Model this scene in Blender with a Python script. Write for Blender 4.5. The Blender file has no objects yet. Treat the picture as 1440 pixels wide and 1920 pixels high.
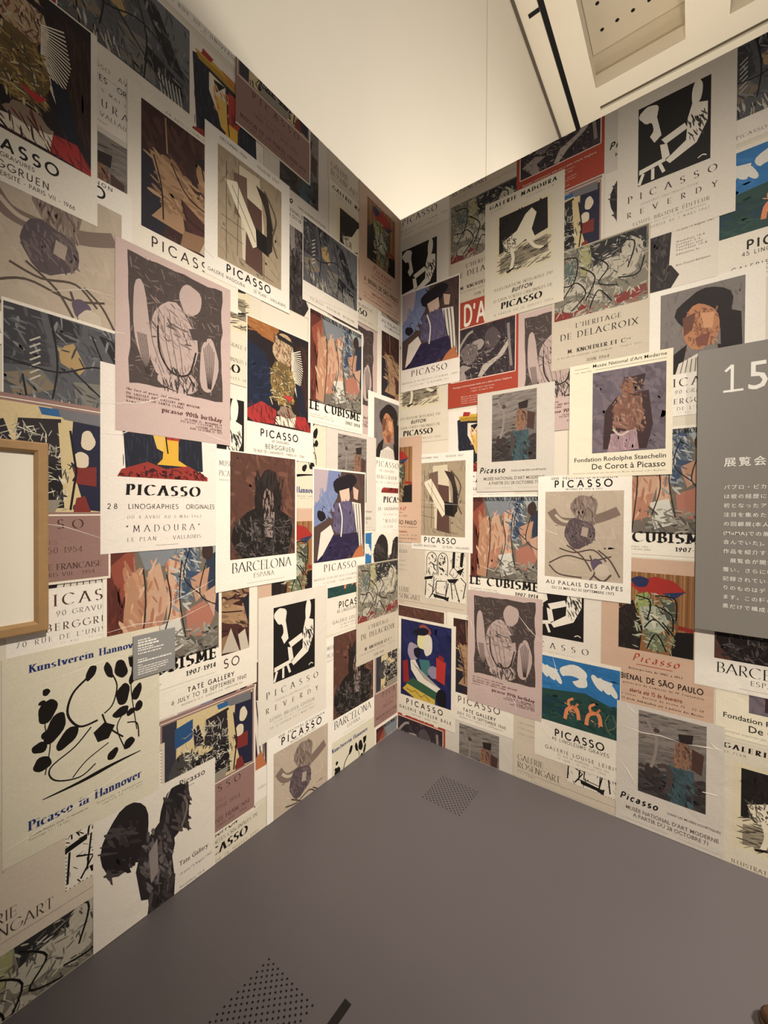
import bpy, math, random
from math import sin, cos, pi, radians
from mathutils import Vector, Matrix
from mathutils.geometry import tessellate_polygon

S = bpy.context.scene
COL = S.collection

def lin(h):
    h = h.lstrip('#')
    o = []
    for i in (0, 2, 4):
        c = int(h[i:i + 2], 16) / 255
        o.append(c / 12.92 if c <= .04045 else ((c + .055) / 1.055) ** 2.4)
    return (o[0], o[1], o[2], 1.0)

# ------------------------------------------------------------------ camera
CAM = Vector((1.58216, -2.26121, 1.5))
YAW, PITCH, ROLL = 0.645809, -0.009419, 0.0055155
fw = Vector((-sin(YAW) * cos(PITCH), cos(YAW) * cos(PITCH), sin(PITCH)))
rt = Vector((cos(YAW), sin(YAW), 0))
up = rt.cross(fw)
r2 = cos(ROLL) * rt + sin(ROLL) * up
u2 = -sin(ROLL) * rt + cos(ROLL) * up
cd = bpy.data.cameras.new('camera')
cam = bpy.data.objects.new('camera', cd)
COL.objects.link(cam)
M = Matrix((r2, u2, -fw)).transposed().to_4x4()
M.translation = CAM
cam.matrix_world = M
cd.sensor_fit = 'HORIZONTAL'
cd.sensor_width = 36
cd.lens = 763.37 / 1440 * 36
cd.clip_start = .05
S.camera = cam

# ------------------------------------------------------------------ light
S.view_settings.view_transform = 'Standard'
S.view_settings.look = 'None'
S.view_settings.gamma = 1
S.view_settings.use_curve_mapping = False
S.view_settings.exposure = 0.0
W = bpy.data.worlds.new('world')
S.world = W
W.use_nodes = True
W.node_tree.nodes['Background'].inputs[0].default_value = (1.0, .95, .90, 1)
W.node_tree.nodes['Background'].inputs[1].default_value = .17

def spot(name, loc, target, power, angle, blend, size, color=(1, .91, .79)):
    d = bpy.data.lights.new(name, 'SPOT')
    d.energy = power
    d.color = color
    d.spot_size = radians(angle)
    d.spot_blend = blend
    d.shadow_soft_size = size
    o = bpy.data.objects.new(name, d)
    COL.objects.link(o)
    o.location = loc
    o.rotation_euler = (Vector(target) - Vector(loc)).to_track_quat('-Z', 'Y').to_euler()
    return o

def point(name, loc, power, size, color=(1, .92, .81)):
    d = bpy.data.lights.new(name, 'POINT')
    d.energy = power
    d.color = color
    d.shadow_soft_size = size
    o = bpy.data.objects.new(name, d)
    COL.objects.link(o)
    o.location = loc

spot('gallery_spot', (4.5, -2.1, 4.9), (0, -.74, 1.27), 1830, 34.4, 1.0, .10)
spot('gallery_spot', (2.1, -4.7, 4.9), (1.22, 0, 1.33), 1060, 42, 1.0, .10)
spot('gallery_spot', (4.8, -.9, 5.0), (2.7, -.8, 0), 1800, 48, 1.0, .3)
point('wall_washer', (2.3, 1.7, 2.6), 430, .25)
point('ceiling_fill', (1.1, 4.4, 4.9), 175, .25)  # added fill lamp, unseen behind the right wall, brightens ceiling and upper back wall

# ------------------------------------------------------------------ materials
def mat(name, color, rough=.8, noise=0.0, scale=40, bump=0.0, bscale=200, spec=.3):
    m = bpy.data.materials.new(name)
    m.use_nodes = True
    nt = m.node_tree
    b = nt.nodes['Principled BSDF']
    c = lin(color)
    b.inputs['Base Color'].default_value = c
    b.inputs['Roughness'].default_value = rough
    b.inputs['Specular IOR Level'].default_value = spec
    tc = nt.nodes.new('ShaderNodeTexCoord')
    if noise:
        n = nt.nodes.new('ShaderNodeTexNoise')
        n.inputs['Scale'].default_value = scale
        n.inputs['Detail'].default_value = 4
        nt.links.new(tc.outputs['Object'], n.inputs['Vector'])
        r = nt.nodes.new('ShaderNodeMapRange')
        r.inputs['To Min'].default_value = 1 - noise
        r.inputs['To Max'].default_value = 1 + noise
        nt.links.new(n.outputs['Fac'], r.inputs['Value'])
        x = nt.nodes.new('ShaderNodeVectorMath')
        x.operation = 'SCALE'
        x.inputs[0].default_value = c[:3]
        nt.links.new(r.outputs['Result'], x.inputs['Scale'])
        nt.links.new(x.outputs['Vector'], b.inputs['Base Color'])
    if bump:
        n = nt.nodes.new('ShaderNodeTexNoise')
        n.inputs['Scale'].default_value = bscale
        n.inputs['Detail'].default_value = 3
        nt.links.new(tc.outputs['Object'], n.inputs['Vector'])
        k = nt.nodes.new('ShaderNodeBump')
        k.inputs['Strength'].default_value = bump
        k.inputs['Distance'].default_value = .002
        nt.links.new(n.outputs['Fac'], k.inputs['Height'])
        nt.links.new(k.outputs['Normal'], b.inputs['Normal'])
    return m

def print_mat():
    m = bpy.data.materials.new('printed_paper')
    m.use_nodes = True
    nt = m.node_tree
    b = nt.nodes['Principled BSDF']
    b.inputs['Roughness'].default_value = .62
    b.inputs['Specular IOR Level'].default_value = .25
    a = nt.nodes.new('ShaderNodeAttribute')
    a.attribute_name = 'ink'
    tc = nt.nodes.new('ShaderNodeTexCoord')
    n = nt.nodes.new('ShaderNodeTexNoise')
    n.inputs['Scale'].default_value = 120
    n.inputs['Detail'].default_value = 5
    n.inputs['Roughness'].default_value = .7
    nt.links.new(tc.outputs['Object'], n.inputs['Vector'])
    r = nt.nodes.new('ShaderNodeMapRange')
    r.inputs['From Min'].default_value = .3
    r.inputs['From Max'].default_value = .7
    r.inputs['To Min'].default_value = .93
    r.inputs['To Max'].default_value = 1.05
    nt.links.new(n.outputs['Fac'], r.inputs['Value'])
    x = nt.nodes.new('ShaderNodeVectorMath')
    x.operation = 'SCALE'
    nt.links.new(a.outputs['Color'], x.inputs[0])
    nt.links.new(r.outputs['Result'], x.inputs['Scale'])
    nt.links.new(x.outputs['Vector'], b.inputs['Base Color'])
    w = nt.nodes.new('ShaderNodeTexNoise')
    w.inputs['Scale'].default_value = 7
    w.inputs['Detail'].default_value = 3
    w.inputs['Distortion'].default_value = .6
    nt.links.new(tc.outputs['Object'], w.inputs['Vector'])
    k = nt.nodes.new('ShaderNodeBump')
    k.inputs['Strength'].default_value = .35
    k.inputs['Distance'].default_value = .012
    nt.links.new(w.outputs['Fac'], k.inputs['Height'])
    nt.links.new(k.outputs['Normal'], b.inputs['Normal'])
    return m

PRINT = print_mat()
M_WALL = mat('wallpaper_base', '#dcd2c0', .8, .04, 6)
M_EDGE = mat('partition_paint', '#d9d0c0', .8, .03, 6)
M_BACK = mat('gallery_wall_paint', '#ece4d4', .85, .015, 3)
M_CEIL = mat('ceiling_paint', '#e6dcc8', .85, .02, 4)
M_SLOT = mat('ceiling_slot_black', '#0b0908', .6)
M_SLOTG = mat('ceiling_groove_grey', '#5f5546', .7)
M_PANEL = mat('perforated_panel', '#cfc3ad', .85, .03, 8)
M_OAK = mat('oak_frame', '#a5835a', .55, .16, 30, .3, 90)
M_MOUNT = mat('picture_mount_board', '#efe6d4', .75, .02, 60)
M_SIGN = mat('grey_sign_board', '#847f78', .6, .03, 90)
M_SIGNT = mat('white_sign_lettering', '#efeae0', .6)
M_LABEL = mat('grey_label_card', '#8d8b88', .6, .02, 60)
M_HOLE = mat('perforation_dark', '#100d0c', .8)
M_TAPE = mat('black_floor_tape', '#151210', .6)
M_CREASE = mat('paper_crease', '#e6ddd0', .5)
M_BROWN = mat('brown_leather', '#5a3f2a', .6, .2, 30, .4, 60)

def floor_mat():
    m = mat('grey_floor', '#5a5456', .5, .05, 2.5, .08, 300, .35)
    nt = m.node_tree
    b = nt.nodes['Principled BSDF']
    src = b.inputs['Base Color'].links[0].from_socket
    g = nt.nodes.new('ShaderNodeNewGeometry')
    sx = nt.nodes.new('ShaderNodeSeparateXYZ')
    nt.links.new(g.outputs['Position'], sx.inputs[0])
    # sheet joint, a thin line every 1.83 m
    ad = nt.nodes.new('ShaderNodeMath'); ad.operation = 'ADD'; ad.inputs[1].default_value = 1.514 + 18.3
    nt.links.new(sx.outputs['Y'], ad.inputs[0])
    md = nt.nodes.new('ShaderNodeMath'); md.operation = 'MODULO'; md.inputs[1].default_value = 1.83
    nt.links.new(ad.outputs[0], md.inputs[0])
    lt = nt.nodes.new('ShaderNodeMath'); lt.operation = 'LESS_THAN'; lt.inputs[1].default_value = .0015
    nt.links.new(md.outputs[0], lt.inputs[0])
    mx = nt.nodes.new('ShaderNodeMix'); mx.data_type = 'RGBA'
    nt.links.new(lt.outputs[0], mx.inputs['Factor'])
    nt.links.new(src, mx.inputs['A'])
    mx.inputs['B'].default_value = lin('#635e5c')
    nt.links.new(mx.outputs['Result'], b.inputs['Base Color'])
    return m
M_FLOOR = floor_mat()

# ------------------------------------------------------------------ mesh helpers
def link(name, me, parent=None, loc=None):
    o = bpy.data.objects.new(name, me)
    COL.objects.link(o)
    if parent: o.parent = parent
    if loc: o.location = loc
    return o

def box_mesh(name, boxes, m):
    vs, fs = [], []
    for (x0, y0, z0, x1, y1, z1) in boxes:
        b = len(vs)
        vs += [(x0, y0, z0), (x1, y0, z0), (x1, y1, z0), (x0, y1, z0), (x0, y0, z1), (x1, y0, z1), (x1, y1, z1), (x0, y1, z1)]
        fs += [tuple(b + i for i in f) for f in ((0, 3, 2, 1), (4, 5, 6, 7), (0, 1, 5, 4), (1, 2, 6, 5), (2, 3, 7, 6), (3, 0, 4, 7))]
    me = bpy.data.meshes.new(name)
    me.from_pydata(vs, [], fs)
    me.materials.append(m)
    return me

def bevel(o, w=.002, seg=2):
    b = o.modifiers.new('bevel', 'BEVEL')
    b.width = w; b.segments = seg; b.limit_method = 'ANGLE'

def tag(o, label, cat, group=None):
    o['label'] = label; o['category'] = cat
    if group: o['group'] = group
    return o

def struct(name, boxes, m):
    o = link(name, box_mesh(name, boxes, m))
    o['kind'] = 'structure'
    return o

# ------------------------------------------------------------------ room shell
WH = 3.4378
HC = 8.5
struct('floor', [(-3, -6, -.1, 6, 8, 0)], M_FLOOR)
struct('wall_left', [(-.1, -3.2, 0, 0, .1, WH)], M_WALL)
struct('wall_right', [(0, 0, 0, 3.4, .1, WH)], M_WALL)
# tall gallery wall behind the partitions, with a vertical panel joint
struct('wall_back', [(-.62, -6, 0, -.47, 2.497, HC + .3), (-.62, 2.513, 0, -.47, 8, HC + .3), (-.62, 2.497, 0, -.49, 2.513, HC + .3)], M_BACK)
# ceiling with two deep coffers, a black lighting slot and a narrow groove
CX = ((.25, 1.446), (1.95, 3.4))
CY0, CY1 = -1.0, 5.30
T2 = HC + .22
ce = [(-.47, -6, HC, -.185, 8, T2), (-.105, -6, HC, .25, 8, T2), (1.446, -6, HC, 1.95, 5.68, T2), (3.4, -6, HC, 6, 8, T2),
      (.25, CY1, HC, 1.446, 5.68, T2), (1.95, CY1, HC, 3.4, 5.68, T2), (.25, -6, HC, 1.446, CY0, T2), (1.95, -6, HC, 3.4, CY0, T2), (.25, 5.76, HC, 3.4, 8, T2)]
struct('ceiling', ce, M_CEIL)
co = []
for a, b in CX:
    co += [(a - .10, CY0 - .1, T2, a - .06, CY1 + .1, HC + .9), (b + .06, CY0 - .1, T2, b + .10, CY1 + .1, HC + .9), (a - .06, CY1 + .06, T2, b + .06, CY1 + .10, HC + .9), (a - .06, CY0 - .10, T2, b + .06, CY0 - .06, HC + .9)]
struct('trim_1', co, M_CEIL)
pl = link('trim_2', box_mesh('trim_2', [(a - .05, CY0 - .05, HC + .62, b + .05, CY1 + .05, HC + .66) for a, b in CX], M_PANEL)); pl['kind'] = 'structure'
struct('trim_3', [(-.185, -6, HC + .03, -.105, 8, HC + .05), (-.33, 3.60, HC - .006, -.185, 3.66, HC + .02)], M_SLOT)
struct('trim_4', [(-.47, -6, HC - .02, -.43, 8, HC), (.25, 5.68, HC + .03, 3.4, 5.76, HC + .05)], M_SLOTG)
# holes of the perforated coffer panel
hv, hf = [], []
def disc(cx, cy, z, r, n, flip):
    b = len(hv)
    for i in range(n):
        t = 2 * pi * i / n
        hv.append((cx + r * cos(t), cy + r * sin(t), z))
    f = list(range(b, b + n))
    hf.append(f[::-1] if flip else f)
for a, b in CX:
    x = a + .13
    k = 0
    while x < b:
        y = CY1 - .28
        while y > CY0:
            disc(x, y, HC + .6195, .028, 10, True)
            y -= .42
        x += .21; k += 1
me = bpy.data.meshes.new('holes'); me.from_pydata(hv, [], hf); me.materials.append(M_HOLE)
link('perforations', me, pl)

# ------------------------------------------------------------------ lettering: own stroke alphabet + the built-in face
def arc(cx, cy, rx, ry, a0, a1, n=14):
    return [(cx + rx * cos(radians(a0 + (a1 - a0) * i / n)), cy + ry * sin(radians(a0 + (a1 - a0) * i / n))) for i in range(n + 1)]

G = {}
def gl(ch, w, *st): G[ch] = (w, st)
gl(' ', .38)
gl('A', .78, [(0, 0), (.39, 1)], [(.39, 1), (.78, 0)], [(.15, .34), (.63, .34)])
gl('B', .56, [(.08, 0), (.08, 1)], [(.08, 1), (.28, 1)] + arc(.28, .76, .22, .24, 90, -90) + [(.08, .52)], [(.08, .52), (.3, .52)] + arc(.3, .26, .26, .26, 90, -90) + [(.08, 0)])
gl('C', .82, arc(.47, .5, .45, .5, 45, 315, 24))
gl('D', .76, [(.08, 0), (.08, 1)], [(.08, 1), (.3, 1)] + arc(.3, .5, .45, .5, 90, -90, 20) + [(.08, 0)])
gl('E', .5, [(.08, 0), (.08, 1)], [(.08, 1), (.5, 1)], [(.08, .52), (.45, .52)], [(.08, 0), (.5, 0)])
gl('F', .48, [(.08, 0), (.08, 1)], [(.08, 1), (.48, 1)], [(.08, .52), (.42, .52)])
gl('G', .86, arc(.47, .5, .45, .5, 45, 345, 26) + [(.9, .45)], [(.55, .45), (.9, .45)])
gl('H', .72, [(.08, 0), (.08, 1)], [(.66, 0), (.66, 1)], [(.08, .52), (.66, .52)])
gl('I', .2, [(.1, 0), (.1, 1)])
gl('J', .42, [(.34, 1), (.34, .2)] + arc(.17, .2, .17, .2, 0, -160, 10))
gl('K', .62, [(.08, 0), (.08, 1)], [(.58, 1), (.1, .45)], [(.24, .6), (.62, 0)])
gl('L', .46, [(.08, 0), (.08, 1)], [(.08, 0), (.46, 0)])
gl('M', .9, [(.08, 0), (.14, 1)], [(.14, 1), (.45, .15)], [(.45, .15), (.76, 1)], [(.76, 1), (.82, 0)])
gl('N', .74, [(.08, 0), (.08, 1)], [(.08, 1), (.66, 0)], [(.66, 0), (.66, 1)])
gl('O', .96, arc(.48, .5, .46, .5, 0, 360, 32))
gl('P', .54, [(.08, 0), (.08, 1)], [(.08, 1), (.28, 1)] + arc(.28, .73, .25, .27, 90, -90) + [(.08, .46)])
gl('Q', .96, arc(.48, .5, .46, .5, 0, 360, 32), [(.5, .25), (.92, -.08)])
gl('R', .6, [(.08, 0), (.08, 1)], [(.08, 1), (.28, 1)] + arc(.28, .74, .24, .26, 90, -90) + [(.08, .48)], [(.26, .48), (.58, 0)])
gl('S', .54, arc(.27, .75, .22, .25, 35, 270, 16) + arc(.27, .255, .25, .255, 90, -140, 16))
gl('T', .6, [(.3, 0), (.3, 1)], [(.0, 1), (.6, 1)])
gl('U', .7, [(.08, 1), (.08, .3)] + arc(.35, .3, .27, .3, 180, 360, 16) + [(.62, 1)])
gl('V', .74, [(0, 1), (.37, 0)], [(.37, 0), (.74, 1)])
gl('W', 1.06, [(0, 1), (.27, 0)], [(.27, 0), (.53, 1)], [(.53, 1), (.8, 0)], [(.8, 0), (1.06, 1)])
gl('X', .68, [(0, 1), (.68, 0)], [(.68, 1), (0, 0)])
gl('Y', .66, [(0, 1), (.33, .48)], [(.66, 1), (.33, .48)], [(.33, .48), (.33, 0)])
gl('Z', .62, [(.02, 1), (.6, 1)], [(.6, 1), (.02, 0)], [(.02, 0), (.62, 0)])
gl('0', .6, arc(.3, .5, .26, .5, 0, 360, 26))
gl('1', .36, [(.22, 0), (.22, 1)], [(.22, 1), (.04, .8)])
gl('2', .54, arc(.27, .72, .23, .28, 170, -35, 14) + [(.02, 0)], [(.02, 0), (.52, 0)])
gl('3', .52, arc(.24, .76, .21, .24, 150, -90, 12), arc(.24, .26, .25, .26, 90, -150, 14))
gl('4', .56, [(.42, 0), (.42, 1)], [(.42, 1), (.02, .28)], [(.02, .28), (.56, .28)])
gl('5', .54, [(.46, 1), (.12, 1)], [(.12, 1), (.08, .55)], arc(.25, .32, .25, .32, 130, -150, 16))
gl('6', .56, [(.44, .98), (.12, .5)], arc(.28, .3, .24, .3, 0, 360, 22))
gl('7', .52, [(.02, 1), (.5, 1)], [(.5, 1), (.16, 0)])
gl('8', .54, arc(.27, .76, .19, .24, 0, 360, 20), arc(.27, .26, .24, .26, 0, 360, 20))
gl('9', .56, arc(.28, .7, .24, .3, 0, 360, 22), [(.51, .62), (.16, 0)])
gl('.', .2, [(.08, 0), (.08, .06)])
gl(',', .2, [(.1, .06), (.04, -.12)])
gl('-', .36, [(.05, .4), (.31, .4)])
gl("'", .18, [(.1, 1), (.07, .76)])
gl('"', .3, [(.08, 1), (.05, .76)], [(.22, 1), (.19, .76)])
# lower case (x height .62)
X = .62
gl('a', .48, arc(.22, .44, .17, .18, 150, 0, 10) + [(.39, .0)], arc(.2, .18, .17, .17, 60, 360, 16))
gl('b', .5, [(.08, 0), (.08, 1)], arc(.27, .31, .2, .31, 150, -150, 18))
gl('c', .44, arc(.25, .31, .22, .31, 50, 310, 18))
gl('d', .52, [(.44, 0), (.44, 1)], arc(.25, .31, .2, .31, 30, 330, 18))
gl('e', .46, [(.04, .34), (.42, .34)] + arc(.24, .31, .2, .31, 5, 310, 18))
gl('f', .34, arc(.28, .82, .12, .18, 40, 180, 8) + [(.16, 0)], [(.02, X), (.32, X)])
gl('h', .54, [(.08, 0), (.08, 1)], [(.08, .42)] + arc(.27, .42, .17, .2, 150, 0, 8) + [(.44, 0)])
gl('i', .2, [(.1, 0), (.1, X)], [(.1, .84), (.1, .9)])
gl('k', .5, [(.08, 0), (.08, 1)], [(.44, X), (.1, .28)], [(.2, .36), (.5, 0)])
gl('l', .2, [(.1, 0), (.1, 1)])
gl('m', .84, [(.08, 0), (.08, X)], [(.08, .42)] + arc(.25, .42, .16, .2, 150, 0, 8) + [(.41, 0)], [(.41, .42)] + arc(.58, .42, .16, .2, 150, 0, 8) + [(.74, 0)])
gl('n', .54, [(.08, 0), (.08, X)], [(.08, .42)] + arc(.27, .42, .17, .2, 150, 0, 8) + [(.44, 0)])
gl('o', .52, arc(.26, .31, .23, .31, 0, 360, 22))
gl('p', .52, [(.08, -.3), (.08, X)], arc(.27, .31, .2, .31, 150, -150, 18))
gl('r', .38, [(.08, 0), (.08, X)], [(.08, .4)] + arc(.26, .42, .16, .2, 140, 40, 6))
gl('s', .4, arc(.2, .46, .15, .16, 40, 270, 12) + arc(.2, .15, .17, .15, 90, -140, 12))
gl('t', .34, [(.16, .9), (.16, .12)] + arc(.27, .12, .11, .12, 180, 300, 6), [(.02, X), (.32, X)])
gl('u', .54, [(.08, X), (.08, .2)] + arc(.26, .2, .18, .2, 180, 330, 10), [(.44, 0), (.44, X)])
gl('v', .5, [(0, X), (.25, 0)], [(.25, 0), (.5, X)])
gl('y', .5, [(0, X), (.25, 0)], [(.5, X), (.12, -.3)])
ACC = {'É': ('E', 'a'), 'È': ('E', 'g'), 'À': ('A', 'g'), 'Ã': ('A', 't'), 'Ñ': ('N', 't'), 'é': ('e', 'a')}

STY = {  # nib width, nib angle (None = even line), serif length, serif thickness, slant
    'sans': (.13, None, 0, 0, 0), 'sansb': (.185, None, 0, 0, 0), 'light': (.085, None, 0, 0, 0),
    'serif': (.15, 12, .26, .035, 0), 'serifl': (.115, 14, .2, .03, 0), 'serifb': (.25, 9, .36, .05, 0),
    'slab': (.27, 22, .38, .11, 0), 'fat': (.3, 8, .3, .06, .06), 'script': (.17, 35, 0, 0, .3), 'hand': (.2, None, 0, 0, .25)}
_gc = {}
def quad_ok(a, b, c, d): return [a, b, c, d]

def stroke_glyph(ch, sty):
    key = (ch, sty)
    if key in _gc: return _gc[key]
    acc = None
    base = ch
    if ch in ACC: base, acc = ACC[ch]
    if base not in G:
        return None
    w, st = G[base]
    T, ang, sl, sth, slant = STY[sty]
    polys = []
    sts = list(st)
    if acc == 'a': sts.append([(w * .45, 1.1), (w * .65, 1.24)])
    if acc == 'g': sts.append([(w * .35, 1.24), (w * .55, 1.1)])
    if acc == 't': sts.append([(w * .2, 1.12), (w * .4, 1.2), (w * .6, 1.12), (w * .8, 1.2)])
    if ang is not None:
        nx, ny = T / 2 * cos(radians(ang)), T / 2 * sin(radians(ang))
    for pl in sts:
        for (x0, y0), (x1, y1) in zip(pl, pl[1:]):
            if ang is None:
                dx, dy = x1 - x0, y1 - y0
                L = math.hypot(dx, dy) or 1
                e = T * .12
                ex, ey = dx / L * e, dy / L * e
                px, py = -dy / L * T / 2, dx / L * T / 2
                polys.append([(x0 - ex + px, y0 - ey + py), (x0 - ex - px, y0 - ey - py), (x1 + ex - px, y1 + ey - py), (x1 + ex + px, y1 + ey + py)])
            else:
                polys.append([(x0 - nx, y0 - ny), (x0 + nx, y0 + ny), (x1 + nx, y1 + ny), (x1 - nx, y1 - ny)])
        if sl and base not in ".,-'\"":
            for (p, q) in ((pl[0], pl[1]), (pl[-1], pl[-2])):
                dx, dy = q[0] - p[0], q[1] - p[1]
                if abs(dy) > abs(dx) * .9 and (abs(p[1]) < .02 or abs(p[1] - 1) < .02 or abs(p[1] - X) < .02 or p[1] < -.25):
                    yy = p[1] - (sth if p[1] > .5 else 0)
                    h = sl / 2 + T * .18
                    polys.append([(p[0] - h, yy), (p[0] + h, yy), (p[0] + h, yy + sth), (p[0] - h, yy + sth)])
                elif len(pl) == 2 and abs(dx) > abs(dy) * 3 and base in 'EFLTZ' and p[0] > .3 or (base == 'T' and len(pl) == 2 and abs(dx) > abs(dy)):
                    s = -1 if p[1] > .5 else 1
                    polys.append([(p[0] - sth / 2, p[1]), (p[0] + sth / 2, p[1]), (p[0] + sth / 2, p[1] + s * .2), (p[0] - sth / 2, p[1] + s * .2)])
    if slant:
        polys = [[(x + y * slant, y) for x, y in p] for p in polys]
    tris = []
    vs = []
    for p in polys:
        b = len(vs)
        vs += p
        tris += [(b, b + 1, b + 2), (b, b + 2, b + 3)]
    r = (vs, tris, w + .12 + T * .45)
    _gc[key] = r
    return r

def curve_mesh(t, off):
    c = bpy.data.curves.new('t', 'FONT')
    c.body = t; c.offset = off; c.resolution_u = 2
    o = bpy.data.objects.new('t', c)
    COL.objects.link(o)
    bpy.context.view_layer.update()
    me = bpy.data.meshes.new_from_object(o.evaluated_get(bpy.context.evaluated_depsgraph_get()))
    vs = [(v.co.x, v.co.y) for v in me.vertices]
    me.calc_loop_triangles()
    tr = [tuple(t.vertices) for t in me.loop_triangles]
    bpy.data.objects.remove(o); bpy.data.curves.remove(c); bpy.data.meshes.remove(me)
    return vs, tr

FOFF = {'helv': 0.004, 'helvb': .007, 'cjk': .004, 'cjkb': .009}
def font_glyph(ch, sty):
    key = (ch, sty)
    if key in _gc: return _gc[key]
    off = FOFF.get(sty, .004)
    if ch == ' ' or ch == '\u3000':
        r = ([], [], .4 if ch == ' ' else 1.46)
    else:
        vs, tr = curve_mesh(ch, off)
        k = 1 / .682
        if ord(ch) > 0x2fff: adv = 1.0
        else:
            v2, _ = curve_mesh('H' + ch + 'H', 0)
            adv = max(v[0] for v in v2) - .075 - 1.307 + .729 if False else (max(v[0] for v in v2) - .075) - (1.382 - .075)
        r = ([(x * k, y * k) for x, y in vs], tr, adv * k)
    _gc[key] = r
    return r

def glyph(ch, sty):
    if sty in STY:
        r = stroke_glyph(ch, sty)
        if r: return r
        return font_glyph(ch, 'helv')
    return font_glyph(ch, sty)

# ------------------------------------------------------------------ flat printed shapes
class Sheet2D:
    """collects triangles: (points, colour, height)"""
    def __init__(s): s.t = []
    def tri(s, pts, col, z): s.t.append((pts, col, z))

def clip_poly(poly, x0, y0, x1, y1):
    for ax, lim, sg in ((0, x0, 1), (0, x1, -1), (1, y0, 1), (1, y1, -1)):
        out = []
        n = len(poly)
        for i in range(n):
            a, b = poly[i], poly[(i + 1) % n]
            da, db = (a[ax] - lim) * sg, (b[ax] - lim) * sg
            if da >= 0: out.append(a)
            if (da >= 0) != (db >= 0):
                t = da / (da - db)
                out.append((a[0] + (b[0] - a[0]) * t, a[1] + (b[1] - a[1]) * t))
        poly = out
        if len(poly) < 3: return []
    return poly

def clip_tris(ts, x0, y0, x1, y1):
    o = []
    for p, c, z in ts:
        xs = [q[0] for q in p]; ys = [q[1] for q in p]
        if min(xs) >= x0 and max(xs) <= x1 and min(ys) >= y0 and max(ys) <= y1:
            o.append((p, c, z)); continue
        if max(xs) <= x0 or min(xs) >= x1 or max(ys) <= y0 or min(ys) >= y1: continue
        q = clip_poly(list(p), x0, y0, x1, y1)
        if len(q) >= 3: o.append((q, c, z))
    return o

def ink_mesh(name, ts, base):
    vs, fs, cs = [], [], []
    for p, c, z in ts:
        a = 0
        n = len(p)
        for i in range(n):
            a += p[i][0] * p[(i + 1) % n][1] - p[(i + 1) % n][0] * p[i][1]
        if abs(a) < 1e-12: continue
        q = p if a > 0 else p[::-1]
        b = len(vs)
        vs += [(x, y, base + z) for x, y in q]
        fs.append(tuple(range(b, b + n)))
        cs.append(c)
    me = bpy.data.meshes.new(name)
    me.from_pydata(vs, [], fs)
    at = me.attributes.new('ink', 'FLOAT_COLOR', 'FACE')
    flat = []
    for c in cs: flat += c
    at.data.foreach_set('color', flat)
    me.materials.append(PRINT)
    return me

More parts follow.
